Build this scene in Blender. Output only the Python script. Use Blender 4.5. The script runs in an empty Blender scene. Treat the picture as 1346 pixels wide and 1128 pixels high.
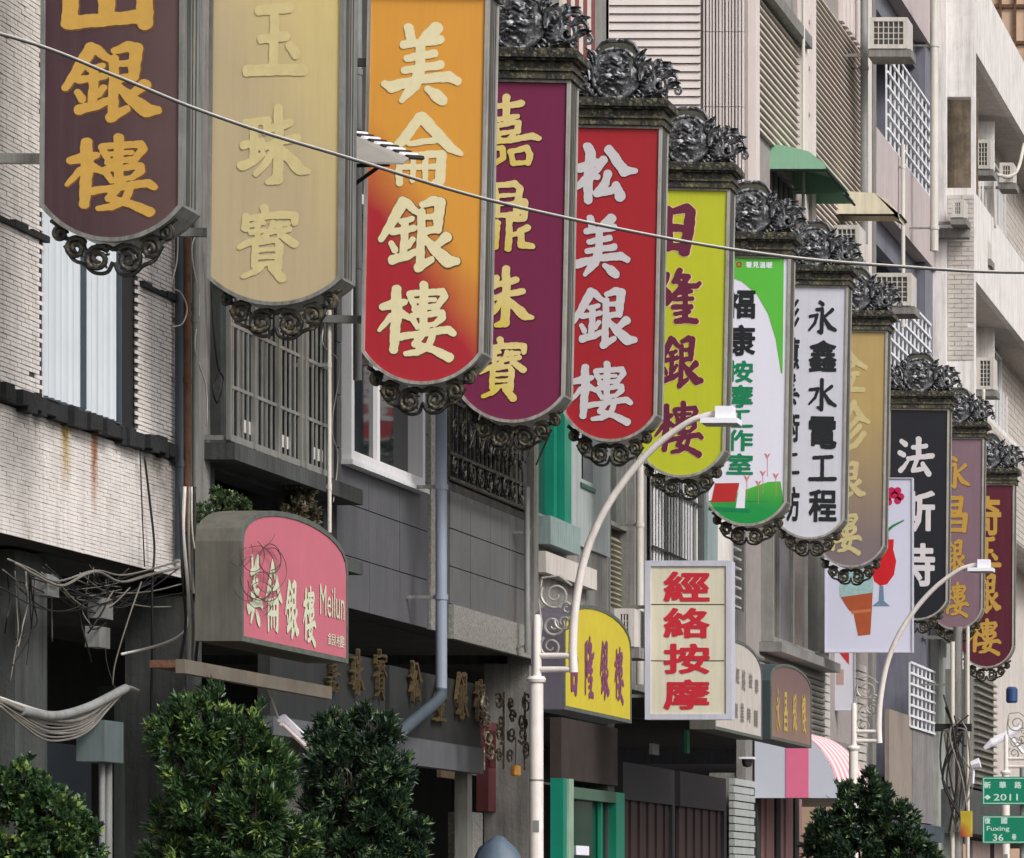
import bpy, math, random
import numpy as np
from mathutils import Vector, Matrix
random.seed(7); rng = np.random.default_rng(11)
S = bpy.context.scene
C = S.collection
PI = math.pi
# ------------------------------------------------------------------ camera, sky, sun, exposure
F = 5000.0            # focal length in photo pixels
VX, VY = 1929.0, 1184.0
EYE = 1.6
cd = bpy.data.cameras.new('camera'); cam = bpy.data.objects.new('camera', cd); C.objects.link(cam)
cam.location = (0, 0, EYE); cam.rotation_euler = (PI/2, 0, 0)
cd.sensor_width = 36; cd.lens = F/1346*36
cd.shift_x = -(VX-673)/1346; cd.shift_y = (VY-564)/1346
cd.clip_start = .5; cd.clip_end = 3000
S.camera = cam
w = bpy.data.worlds.new('World'); S.world = w; w.use_nodes = True
nt = w.node_tree; bg = nt.nodes['Background']
sky = nt.nodes.new('ShaderNodeTexSky'); sky.sky_type = 'NISHITA'; sky.sun_disc = False
SUN_EL, SUN_AZ = math.radians(40), math.radians(126)   # azimuth measured clockwise from +Y
sky.sun_elevation = SUN_EL; sky.sun_rotation = SUN_AZ
sky.air_density = 1.0; sky.dust_density = 6.0; sky.ozone_density = 1.0
hs = nt.nodes.new('ShaderNodeHueSaturation'); hs.inputs['Saturation'].default_value = .35
nt.links.new(sky.outputs[0], hs.inputs['Color']); nt.links.new(hs.outputs[0], bg.inputs[0])
bg.inputs[1].default_value = .12
ld = bpy.data.lights.new('sun', 'SUN'); ld.energy = 1.5; ld.angle = math.radians(16); ld.color = (1, .975, .955)
sun = bpy.data.objects.new('sun', ld); C.objects.link(sun)
sd = Vector((math.sin(SUN_AZ)*math.cos(SUN_EL), math.cos(SUN_AZ)*math.cos(SUN_EL), math.sin(SUN_EL)))
sun.rotation_euler = sd.to_track_quat('Z', 'Y').to_euler()
S.view_settings.view_transform = 'Standard'; S.view_settings.look = 'None'
S.view_settings.exposure = 0.3; S.view_settings.gamma = 1.0; S.view_settings.use_curve_mapping = False
# ------------------------------------------------------------------ constants: planes of the street
XW, XS = -7.9, -6.6       # facade plane, outer edge of the hanging signs
def PY(px, py, Y): return Vector((-(VX-px)*Y/F, Y, EYE+(VY-py)*Y/F))
def PX(px, py, X): Y = F*(-X)/(VX-px); return Vector((X, Y, EYE+(VY-py)*Y/F))
def Yat(px, X=XW): return F*(-X)/(VX-px)
def Zat(px, py, X=XW): return PX(px, py, X).z
# ------------------------------------------------------------------ materials
def lin(c): return tuple((v/255/12.92 if v/255 <= .04045 else ((v/255+.055)/1.055)**2.4) for v in c)
MATS = {}
def mat(name, col, rough=.6, metal=0., mott=.14, scale=5., streak=0., dirt=(45, 42, 38), bump=0., bscale=60., spec=.5, grad=None, wear=None, grime=0.):
    if name in MATS: return MATS[name]
    m = bpy.data.materials.new(name); m.use_nodes = True; t = m.node_tree; N = t.nodes; L = t.links
    b = N['Principled BSDF']; b.inputs['Roughness'].default_value = rough; b.inputs['Metallic'].default_value = metal
    b.inputs['Specular IOR Level'].default_value = spec
    tc = N.new('ShaderNodeTexCoord'); src = tc.outputs['Object']
    def mix(fac, a, c2, mode='MIX'):
        x = N.new('ShaderNodeMix'); x.data_type = 'RGBA'; x.blend_type = mode
        if isinstance(fac, float): x.inputs[0].default_value = fac
        else: L.new(fac, x.inputs[0])
        for i, v in ((6, a), (7, c2)):
            if isinstance(v, tuple): x.inputs[i].default_value = (*v, 1)
            else: L.new(v, x.inputs[i])
        return x.outputs[2]
    def noise(sc, det=4, vec=None, rgh=.6):
        n = N.new('ShaderNodeTexNoise'); n.inputs['Scale'].default_value = sc; n.inputs['Detail'].default_value = det
        n.inputs['Roughness'].default_value = rgh
        L.new(vec or src, n.inputs['Vector']); return n.outputs[0]
    def ramp(v, a, c2):
        r = N.new('ShaderNodeMapRange'); L.new(v, r.inputs[0]); r.inputs[1].default_value = a; r.inputs[2].default_value = c2
        r.clamp = True; return r.outputs[0]
    base = lin(col)
    if grad:                       # two-colour gradient in the panel's own coordinates
        col2, ax, az, lo, hi = grad
        sx = N.new('ShaderNodeSeparateXYZ'); L.new(src, sx.inputs[0])
        a1 = N.new('ShaderNodeMath'); a1.operation = 'MULTIPLY'; L.new(sx.outputs[0], a1.inputs[0]); a1.inputs[1].default_value = ax
        a2 = N.new('ShaderNodeMath'); a2.operation = 'MULTIPLY_ADD'; L.new(sx.outputs[2], a2.inputs[0]); a2.inputs[1].default_value = az; L.new(a1.outputs[0], a2.inputs[2])
        nz = noise(2.5, 2); a3 = N.new('ShaderNodeMath'); a3.operation = 'MULTIPLY_ADD'; L.new(nz, a3.inputs[0]); a3.inputs[1].default_value = .25; L.new(a2.outputs[0], a3.inputs[2])
        c = mix(ramp(a3.outputs[0], lo, hi), base, lin(col2))
    else: c = base
    k = 1-mott
    c = mix(ramp(noise(scale), .3, .7), mix(1., c, (k, k, k), 'MULTIPLY'), c)
    if streak > 0:
        mp = N.new('ShaderNodeMapping'); mp.inputs['Scale'].default_value = (9, 9, .55); L.new(src, mp.inputs[0])
        f = ramp(noise(1.6, 7, mp.outputs[0], .75), .44, .68)
        f2 = N.new('ShaderNodeMath'); f2.operation = 'MULTIPLY'; L.new(f, f2.inputs[0]); f2.inputs[1].default_value = streak
        c = mix(f2.outputs[0], c, lin(dirt))
    if grime > 0:
        f = ramp(noise(2.2, 8, None, .75), .5, .72)
        f2 = N.new('ShaderNodeMath'); f2.operation = 'MULTIPLY'; L.new(f, f2.inputs[0]); f2.inputs[1].default_value = grime
        c = mix(f2.outputs[0], c, lin(dirt))
    if wear:
        c = mix(ramp(noise(9, 6), .47, .6), c, lin(tuple(v*.62 for v in wear)))
        c = mix(ramp(noise(26, 5), .53, .62), c, lin(wear))
    L.new(c, b.inputs['Base Color'])
    if bump > 0:
        bp = N.new('ShaderNodeBump'); bp.inputs['Strength'].default_value = bump; bp.inputs['Distance'].default_value = .01
        L.new(noise(bscale, 5), bp.inputs['Height']); L.new(bp.outputs[0], b.inputs['Normal'])
    MATS[name] = m; return m
def glass_mat(name, col, rough=.06):
    m = mat(name, col, rough=rough, mott=.3, scale=2, spec=.8); return m
def emissive(name, col, st):
    m = bpy.data.materials.new(name); m.use_nodes = True; b = m.node_tree.nodes['Principled BSDF']
    b.inputs['Emission Color'].default_value = (*lin(col), 1); b.inputs['Emission Strength'].default_value = st
    b.inputs['Base Color'].default_value = (*lin(col), 1); return m
tile_white = mat('white glazed tile', (236, 230, 226), rough=.45, mott=.16, scale=7, streak=.3, grime=.3, dirt=(128, 118, 112), bump=.2)
grout = mat('dark grout', (70, 66, 64), rough=.9, mott=.4, scale=9, grime=.4)
black_ledge = mat('black weathered ledge', (34, 36, 38), rough=.9, mott=.5, scale=12, bump=.8, bscale=30)
dark_conc = mat('dark damp concrete', (74, 78, 76), rough=.9, mott=.35, scale=3, streak=.7, dirt=(26, 28, 28), bump=.5, bscale=25)
grey_conc = mat('grey concrete', (136, 134, 130), rough=.9, mott=.25, scale=4, streak=.6, dirt=(58, 58, 56), bump=.5, bscale=30)
pale_conc = mat('pale painted concrete', (205, 198, 192), rough=.85, mott=.15, scale=3, streak=.4, dirt=(120, 112, 104), grime=.15, bump=.3)
white_paint = mat('white painted render', (228, 224, 222), rough=.8, mott=.12, scale=3, grime=.25, streak=.5, dirt=(130, 124, 116), bump=.2)
pink_grey = mat('pinkish grey render', (186, 174, 174), rough=.85, mott=.12, scale=4, streak=.3, dirt=(110, 104, 104))
slate_panel = mat('dark grey stone panel', (88, 88, 92), rough=.55, mott=.16, scale=4, streak=.55, dirt=(58, 60, 62), bump=.3, grime=.25)
slate_panel2 = mat('mid grey stone panel', (96, 96, 96), rough=.55, mott=.2, scale=3, streak=.5, dirt=(66, 66, 66), bump=.3, grime=.25)
granite = mat('speckled granite', (150, 148, 142), rough=.8, mott=.6, scale=45, bump=.4, bscale=80)
alu = mat('weathered aluminium', (150, 150, 144), rough=.4, metal=.3, mott=.3, scale=3, streak=.55, dirt=(78, 80, 70), bump=.1)
alu_white = mat('white window frame', (220, 220, 222), rough=.45, mott=.08, streak=.2, dirt=(140, 138, 134))
steel_bar = mat('galvanised grille bar', (150, 150, 146), rough=.55, metal=.3, mott=.3, streak=.4, dirt=(80, 72, 62))
trim_grey = mat('grey metal edge trim', (140, 140, 136), rough=.5, metal=.25, mott=.35, scale=5, streak=.7, grime=.4, dirt=(62, 62, 54))
trim_pale = mat('pale metal edge trim', (186, 182, 176), rough=.45, metal=.2, mott=.3, scale=5, streak=.7, grime=.4, dirt=(84, 82, 70))
iron = mat('aged cast iron', (44, 46, 49), rough=.5, metal=.15, mott=.5, scale=16, bump=.35, bscale=35, wear=(170, 172, 178))
iron_brown = mat('brown aged cast iron', (34, 32, 28), rough=.55, metal=.3, mott=.5, scale=18, bump=.9, bscale=35, wear=(96, 90, 72))
iron_black = mat('black wrought iron', (30, 31, 31), rough=.5, metal=.3, mott=.5, scale=18, bump=.8, bscale=35, wear=(74, 70, 60))
cornice_m = mat('mossy cornice paint', (40, 40, 36), rough=.5, mott=.5, scale=7, streak=.9, dirt=(20, 24, 22), wear=(116, 110, 86), bump=.7, grime=.7)
plate_m = mat('patinated crest plate', (88, 86, 70), rough=.65, mott=.4, scale=7, streak=.6, dirt=(38, 44, 40), bump=.5)
dark_glass = glass_mat('dark window glass', (26, 32, 33))
blue_glass = glass_mat('pale blue window film', (150, 160, 166), .15)
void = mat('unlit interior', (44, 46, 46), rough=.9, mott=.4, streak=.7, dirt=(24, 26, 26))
cream_lamp = mat('cream lamp paint', (228, 222, 218), rough=.45, mott=.12, scale=6, streak=.35, grime=.35, dirt=(160, 140, 126))
lamp_white = mat('lamp head white', (238, 238, 248), rough=.35, mott=.03)
rust = mat('rusty steel', (112, 78, 56), rough=.85, mott=.5, scale=15, grime=.6, dirt=(50, 40, 34), bump=.6)
pipe_blue = mat('blue grey pvc pipe', (138, 146, 162), rough=.45, mott=.1, scale=2, streak=.2, dirt=(92, 98, 108))
pipe_dark = mat('dark slate pvc pipe', (66, 78, 88), rough=.5, mott=.2)
pipe_grey = mat('grey pvc pipe', (140, 142, 140), rough=.55, mott=.25, streak=.4)
pipe_white = mat('off white pipe', (206, 202, 194), rough=.5, mott=.12, streak=.3, dirt=(120, 112, 100))
cable_black = mat('black cable', (26, 26, 27), rough=.6)
cable_white = mat('pale cable', (196, 192, 186), rough=.5, mott=.2)
cable_grey = mat('grey cable sheath', (122, 118, 110), rough=.6, mott=.3, scale=10)
green_frame = mat('teal green frame', (18, 128, 104), rough=.4, mott=.15, streak=.2, dirt=(10, 60, 50))
green_dark = mat('dark green panel', (22, 74, 60), rough=.4, mott=.2)
gold = mat('tarnished gold letter', (112, 96, 66), rough=.4, metal=.5, mott=.55, scale=20, grime=.6, dirt=(60, 50, 34))
# ------------------------------------------------------------------ mesh builder
ORIG = {}
class MB:
    def __init__(s): s.v = []; s.f = []
    def add(s, vs, fs):
        o = len(s.v); s.v.extend([tuple(p) for p in vs]); s.f.extend([tuple(i+o for i in f) for f in fs]); return s
    def box(s, x0, x1, y0, y1, z0, z1):
        return s.add([(x0,y0,z0),(x1,y0,z0),(x1,y1,z0),(x0,y1,z0),(x0,y0,z1),(x1,y0,z1),(x1,y1,z1),(x0,y1,z1)],
                     [(0,3,2,1),(4,5,6,7),(0,1,5,4),(1,2,6,5),(2,3,7,6),(3,0,4,7)])
    def hexa(s, a, b):     # two quads (lists of 4 points) joined into a solid
        return s.add(list(a)+list(b), [(0,1,2,3),(7,6,5,4),(0,4,5,1),(1,5,6,2),(2,6,7,3),(3,7,4,0)])
    def tube(s, pts, r, n=8, cap=True, flat=1.0):
        pts = [Vector(p) for p in pts]; rs = r if isinstance(r, (list, tuple)) else [r]*len(pts)
        o = len(s.v); up = None
        for i, p in enumerate(pts):
            d = (pts[min(i+1, len(pts)-1)]-pts[max(i-1, 0)]).normalized()
            if up is None:
                up = d.orthogonal().normalized()
            else:
                up = (up-d*up.dot(d)).normalized()
            q = d.cross(up)
            for k in range(n):
                a = 2*PI*k/n; s.v.append(tuple(p+(up*math.cos(a)+q*math.sin(a)*flat)*rs[i]))
        for i in range(len(pts)-1):
            for k in range(n):
                a = o+i*n+k; b = o+i*n+(k+1) % n; s.f.append((a, b, b+n, a+n))
        if cap:
            s.f.append(tuple(o+k for k in reversed(range(n)))); e = o+(len(pts)-1)*n; s.f.append(tuple(e+k for k in range(n)))
        return s
    def prism(s, poly, fn0, fn1):   # poly: list of (u,v); fn: (u,v)->3D
        n = len(poly); o = len(s.v)
        s.v.extend([tuple(fn0(u, v)) for u, v in poly]); s.v.extend([tuple(fn1(u, v)) for u, v in poly])
        s.f.append(tuple(o+i for i in range(n))); s.f.append(tuple(o+n+i for i in reversed(range(n))))
        for i in range(n):
            j = (i+1) % n; s.f.append((o+j, o+i, o+n+i, o+n+j))
        return s
    def ring(s, outer, inner, fn0, fn1):
        n = len(outer); o = len(s.v)
        for L_ in (outer, inner):
            for fn in (fn0, fn1): s.v.extend([tuple(fn(u, v)) for u, v in L_])
        for i in range(n):
            j = (i+1) % n
            s.f += [(o+i, o+j, o+2*n+j, o+2*n+i), (o+n+j, o+n+i, o+3*n+i, o+3*n+j), (o+j, o+i, o+n+i, o+n+j), (o+2*n+i, o+2*n+j, o+3*n+j, o+3*n+i)]
        return s
    def build(s, name, m, parent=None, smooth=False, local=False, kind=None):
        o = ORIG.get(parent.name, Vector()) if (parent and not local) else Vector()
        me = bpy.data.meshes.new(name)
        me.from_pydata([(a-o.x, b-o.y, c-o.z) for a, b, c in s.v], [], s.f)
        me.materials.append(m)
        if smooth: me.polygons.foreach_set('use_smooth', [True]*len(me.polygons))
        if smooth and smooth != 'all':
            try: me.set_sharp_from_angle(angle=math.radians(40))
            except Exception: pass
        ob = bpy.data.objects.new(name, me); C.objects.link(ob)
        if parent: ob.parent = parent
        if parent and not local: ORIG[ob.name] = o
        if kind: ob['kind'] = kind
        return ob
def inst(ob, parent, loc=(0,0,0), scale=(1,1,1), rot=(0,0,0), m=None):
    c = ob.copy(); C.objects.link(c); c.parent = parent; c.location = loc; c.scale = scale; c.rotation_euler = rot; return c
def thing(name, label, cat, loc=(0,0,0), group=None, rot=(0,0,0)):
    o = bpy.data.objects.new(name, None); o.empty_display_size = .2; C.objects.link(o); o.location = loc; o.rotation_euler = rot
    o['label'] = label; o['category'] = cat
    if group: o['group'] = group
    ORIG[o.name] = Vector(loc); return o
def tag(o, label, cat, group=None):
    o['label'] = label; o['category'] = cat
    if group: o['group'] = group
    return o
def centre(ob):   # put the origin of a single-mesh thing at its base
    me = ob.data; n = len(me.vertices); a = np.empty(n*3); me.vertices.foreach_get('co', a); a = a.reshape(-1, 3)
    c = Vector(((a[:,0].min()+a[:,0].max())/2, (a[:,1].min()+a[:,1].max())/2, a[:,2].min()))
    a -= np.array(c); me.vertices.foreach_set('co', a.ravel()); ob.location = Vector(ob.location)+c; return ob
def bez(pts, n=10):     # Catmull-Rom through pts
    P = [Vector(p) for p in pts]; P = [P[0]*2-P[1]]+P+[P[-1]*2-P[-2]]; out = []
    for i in range(1, len(P)-2):
        for k in range(n):
            t = k/n; a, b, c, d = P[i-1], P[i], P[i+1], P[i+2]
            out.append(.5*((2*b)+(-a+c)*t+(2*a-5*b+4*c-d)*t*t+(-a+3*b-3*c+d)*t**3))
    out.append(P[-2]); return out
# ------------------------------------------------------------------ brush lettering
BR = {
'美': [[(41,16,5),(45,30,5)],[(78,16,7),(66,26,6),(56,38,5)],[(35,38,4),(60,35,4),(83,31,4.5)],[(58,38,5),(57,78,5)],[(40,56,3.5),(76,49,4)],[(37,72,3.5),(84,64,4.5)],[(11,90,3),(20,94,6.5),(45,87,5),(60,83,5),(95,79,5.5),(107,85,4)],[(56,76,6),(50,92,7),(34,111,2.5)],[(68,96,3),(78,103,6.5),(87,110,6)]],
'侖': [[(55,8,6),(35,36,6.5),(14,58,3)],[(59,8,7),(78,28,7),(98,48,6),(113,56,2)],[(42,43,3),(76,38,3.5)],[(32,60,3.5),(86,56,4.5)],[(31,62,3.5),(28,80,4),(30,96,4)],[(86,58,6),(84,92,6),(76,94,2.5)],[(48,62,3),(47,92,3)],[(64,62,3),(64,90,3)],[(28,75,3),(84,73,3)]],
'銀': [[(35,17,6),(28,30,6),(18,48,5),(7,65,3)],[(40,18,4.5),(50,27,4),(56,30,3)],[(34,42,3),(47,38,3)],[(22,55,3.5),(50,50,3.2)],[(38,42,4),(37,84,4.5)],[(21,70,3),(25,77,4)],[(49,64,3),(43,72,3.3)],[(22,90,5),(38,86,4.5),(52,80,3.5)],[(60,20,3),(76,15,5.5),(84,18,6.5)],[(84,18,6.5),(81,50,5)],[(58,36,3),(78,34,3)],[(60,55,3.5),(80,50,4)],[(60,30,4.5),(59,98,5)],[(56,99,5),(74,89,3.5)],[(64,62,4),(80,78,6),(95,90,8),(107,90,4)],[(93,60,6),(80,71,3.5)]],
'樓': [[(8,40,4),(22,36,6),(37,33,3.5)],[(26,17,6),(27,50,6.5),(24,96,5)],[(20,52,4),(5,71,2)],[(32,48,5),(46,54,3)],[(62,10,5),(62,66,4.5)],[(43,22,3.5),(60,20,3.5),(86,18,4),(90,24,4),(80,38,3.5)],[(44,23,3.5),(51,41,3)],[(48,31,2.6),(76,29,2.6)],[(50,42,3.3),(80,37,3.2)],[(47,51,3.2),(54,65,3)],[(48,51,3),(64,49,3),(86,46,3.8),(87,52,4),(78,61,3)],[(54,66,2.8),(78,61,2.8)],[(34,79,4),(55,75,4),(95,68,4.5),(102,73,3.5)],[(66,68,3.5),(58,80,4),(52,88,4),(76,95,4.5),(96,105,6)],[(76,72,3.5),(70,90,4),(55,99,4),(40,101,2.5)]],
'嘉': [[(26,30,3),(57,25,4.2)],[(40,17,4.2),(40,44,4)],[(26,48,3.2),(53,42,3.2)],[(27,55,3),(31,66,3),(52,62,2.8)],[(27,55,3),(54,50,3.2),(53,62,3.6)],[(28,69,2.8),(34,73,2.6)],[(48,67,2.8),(43,73,2.6)],[(6,80,3),(20,78,3.5),(45,74,3.6),(70,68,4.2),(77,71,3.6)],[(12,89,2.8),(36,84,3.2),(38,98,3.2),(28,106,2.6)],[(25,78,3.6),(21,95,3.2),(8,107,2.2)],[(46,90,3.2),(49,105,3),(66,103,3)],[(46,89,3.2),(64,84,3.6),(68,92,3.6),(66,104,3.2)]],
'鼎': [[(33,18,3.8),(37,57,3.8)],[(33,18,3.6),(58,14,4.2),(64,20,4.2),(60,57,4.2)],[(38,31,2.6),(58,29,2.6)],[(38,42,2.6),(58,40,2.6)],[(38,57,3.2),(58,55,3.2)],[(22,40,4),(24,66,4)],[(10,70,3.4),(38,67,3.4)],[(36,66,4),(35,99,4.2)],[(18,72,3.6),(14,98,3.6)],[(20,82,2.6),(36,80,2.6)],[(52,58,4),(51,101,4.3)],[(70,38,4.6),(70,60,4.2),(58,62,3.2)],[(74,73,4.6),(66,77,4),(67,96,4.6),(80,97,4.2)],[(56,83,2.8),(66,80,2.8)]],
'珠': [[(25,30,4),(50,26,3.6)],[(22,57,4),(46,52,3.2)],[(20,82,5),(36,76,4),(48,67,2.6)],[(36,30,4),(35,76,4.6)],[(53,26,4),(50,40,3)],[(52,38,3.5),(82,29,4.2)],[(67,12,5),(68,50,5),(67,98,6),(54,101,2.6)],[(46,60,3.2),(70,51,4),(92,47,3.8)],[(62,62,4),(50,80,3.8),(38,92,2.3)],[(72,62,4),(88,78,6.5),(96,86,6),(107,88,2)]],
'寶': [[(36,15,4),(38,23,3.6)],[(18,25,3.6),(17,38,3.8)],[(20,27,3.2),(45,23,3.8),(66,23,4.2),(67,31,3)],[(24,34,2.3),(36,32,2.3)],[(23,43,2.5),(37,40,2.5)],[(12,59,2.8),(24,53,3.4),(38,47,2.8)],[(30,34,2.6),(29,52,2.8)],[(45,31,2.3),(42,39,2.2)],[(44,35,2.4),(60,32,2.6)],[(42,42,2.5),(61,39,2.8)],[(52,32,2.6),(52,46,2.6)],[(56,47,3.4),(66,55,4.6)],[(27,54,3.2),(27,80,3.2)],[(28,54,2.6),(48,51,3),(52,57,3.4),(51,82,3.4)],[(29,63,2.2),(50,61,2.2)],[(29,71,2.2),(50,69,2.2)],[(29,79,2.4),(50,77,2.4)],[(33,81,3.4),(26,88,3.2),(16,92,2.2)],[(44,82,3.4),(51,90,4.6),(54,94,4.6)]],
'松': [[(10,41,3),(18,42,5),(38,33,3.6)],[(27,13,5),(32,22,5.6),(29,45,5.6),(29,85,4.4)],[(24,58,4.6),(12,69,2.4)],[(33,52,4),(41,53,3.2)],[(49,30,4.4),(41,44,3)],[(56,16,5),(66,30,5.4),(77,45,6),(91,44,2.6)],[(55,49,4.4),(52,62,4),(44,73,5),(41,76,4),(64,70,3.8)],[(66,64,4.2),(72,78,5.8),(71,80,5)]],
'日': [[(18,18,6),(19,64,6)],[(28,18,3),(42,13,5),(48,18,5),(45,45,5.8),(41,70,5.8)],[(26,39,4),(38,40,3.4)],[(24,64,3.6),(40,64,3.6)]],
'隆': [[(13,40,3),(13,76,3)],[(13,19,3.5),(24,17,4.4),(19,33,3.6),(26,41,4),(21,48,2.6)],[(13,20,3.4),(13,42,3)],[(40,10,3.6),(33,25,2.6)],[(38,18,3.2),(50,18,3.8),(42,33,3.6),(24,55,3)],[(38,24,3),(46,31,3.2),(62,30,3.6),(65,27,3)],[(36,40,2.6),(55,38,2.6)],[(48,35,3),(48,74,3.4)],[(34,49,2.4),(56,47,2.8)],[(33,59,3),(55,58,3.2)],[(36,68,2.6),(52,65,2.8)],[(37,78,3.6),(48,76,4),(61,77,3.8)]],
'山': [[(26,58,6.5),(25,100,6.5)],[(24,104,6.5),(60,100,6),(96,96,6.5)],[(60,18,7),(60,98,6.5)],[(96,58,6.5),(97,104,6.5)]],
'玉': [[(34,24,5),(84,20,5.5)],[(60,22,6),(58,98,6)],[(38,60,4.6),(78,56,5)],[(16,100,6),(58,98,6),(106,98,6)],[(84,68,5),(94,78,6)]],
'金': [[(60,10,6),(36,40,6),(10,60,3)],[(62,14,6),(86,40,7),(112,54,4)],[(40,52,4),(80,49,4)],[(26,72,4),(92,68,4.5)],[(60,52,5),(60,104,5)],[(36,82,4),(44,94,4)],[(82,78,4),(74,94,4)],[(14,108,5),(60,105,5),(106,106,5)]],
'珍': [[(20,30,4),(48,26,4)],[(18,56,4),(44,52,3.5)],[(14,86,5),(32,80,4),(48,70,3)],[(34,30,4),(32,80,5)],[(76,12,5),(62,36,5),(48,50,2.5)],[(76,18,5),(94,42,6),(110,50,3)],[(84,44,4.5),(66,62,3)],[(90,60,4.5),(66,82,3)],[(100,74,5),(80,96,5),(56,108,2.5)]],
'永': [[(52,12,5),(62,18,5)],[(40,34,4),(60,32,5),(58,100,6),(46,98,3)],[(16,54,3.5),(42,50,4),(34,74,4),(14,94,2.5)],[(96,34,5),(66,56,3)],[(64,56,4),(86,84,7),(108,94,4)]],
'水': [[(58,10,6),(58,104,6),(44,98,3)],[(14,42,4),(44,38,4.5),(34,66,4),(12,88,2.5)],[(94,30,5),(64,52,3)],[(64,50,4),(86,80,7),(110,92,4)]],
'工': [[(24,22,5),(96,18,5.5)],[(58,22,6),(58,96,6)],[(10,98,6),(110,96,6)]],
'法': [[(18,14,5),(30,22,6)],[(12,44,5),(24,50,6)],[(16,92,6),(24,84,5),(40,62,2.5)],[(52,30,5),(90,26,5)],[(68,8,7),(68,56,6.5)],[(38,60,5),(108,52,6)],[(64,60,5),(52,92,5),(88,86,5)],[(80,74,5),(98,100,7)]],
'昌': [[(40,12,5),(42,52,5)],[(40,12,5),(80,10,5.5),(76,52,5)],[(44,32,4),(76,31,4)],[(42,52,4),(76,51,4)],[(26,66,5.5),(30,110,5.5)],[(26,66,5),(92,62,6),(88,110,6)],[(32,86,4.5),(86,84,4.5)],[(30,108,5),(86,108,5)]],
}
def ms_fill(val, xs, ys):
    """filled marching squares of val>0; returns verts, faces (x, z)"""
    V = []; Fc = []; idx = {}
    def vt(x, y):
        k = (round(x, 4), round(y, 4))
        if k not in idx: idx[k] = len(V); V.append((x, y))
        return idx[k]
    ny, nx = val.shape
    ins = val > 0
    full = ins[:-1,:-1] & ins[1:,:-1] & ins[:-1,1:] & ins[1:,1:]
    anyi = ins[:-1,:-1] | ins[1:,:-1] | ins[:-1,1:] | ins[1:,1:]
    for j in range(ny-1):
        i = 0
        while i < nx-1:
            if not anyi[j, i]: i += 1; continue
            if full[j, i]:
                k = i
                while k < nx-1 and full[j, k]: k += 1
                Fc.append((vt(xs[i], ys[j]), vt(xs[k], ys[j]), vt(xs[k], ys[j+1]), vt(xs[i], ys[j+1]))); i = k; continue
            cs = [(i, j), (i+1, j), (i+1, j+1), (i, j+1)]; poly = []
            for a in range(4):
                (ia, ja), (ib, jb) = cs[a], cs[(a+1) % 4]; va, vb = val[ja, ia], val[jb, ib]
                if va > 0: poly.append(vt(xs[ia], ys[ja]))
                if (va > 0) != (vb > 0):
                    t = va/(va-vb); poly.append(vt(xs[ia]+(xs[ib]-xs[ia])*t, ys[ja]+(ys[jb]-ys[ja])*t))
            poly = list(dict.fromkeys(poly))
            if len(poly) > 2: Fc.append(tuple(poly))
            i += 1
    return V, Fc
CH = {}
HEAVY = {'鼎': .2, '嘉': .35, '寶': .45, '侖': .9, '隆': .35, '珠': 1.2, '銀': .9, '樓': .8}
def brush(ch, grow=0.):
    """unit-box mesh of a brush character: x in -.5...5, z in -.5...5, facing -Y"""
    key = (ch, grow)
    if key in CH: return CH[key]
    st = BR[ch]; step = 1.1
    P = np.array([p for s_ in st for p in s_]); x0 = (P[:,0]-P[:,2]).min(); x1 = (P[:,0]+P[:,2]).max(); y0 = (P[:,1]-P[:,2]).min(); y1 = (P[:,1]+P[:,2]).max()
    m = 6; xs = np.arange(x0-m, x1+m, step); ys = np.arange(y0-m, y1+m, step); X, Y = np.meshgrid(xs, ys)
    val = np.full(X.shape, -99.)
    wob = .55*np.sin(X*.31+Y*.17+len(st))+.45*np.sin(Y*.43-X*.12)+.3*np.sin(X*.9+Y*.7)
    for s_ in st:
        for (ax, ay, ar), (bx, by, br) in zip(s_[:-1], s_[1:]):
            dx, dy = bx-ax, by-ay; t = np.clip(((X-ax)*dx+(Y-ay)*dy)/(dx*dx+dy*dy+1e-9), 0, 1)
            val = np.maximum(val, (ar+(br-ar)*t)-np.hypot(X-ax-t*dx, Y-ay-t*dy))
    V, Fc = ms_fill(val+wob*.55+grow+HEAVY.get(ch, 1.35), xs, ys)
    cx, cy, wx, wy = (x0+x1)/2, (y0+y1)/2, x1-x0, y1-y0
    me = bpy.data.meshes.new('character'); me.from_pydata([((x-cx)/wx, 0, -(y-cy)/wy) for x, y in V], [], Fc)
    CH[key] = me; return me
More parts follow.
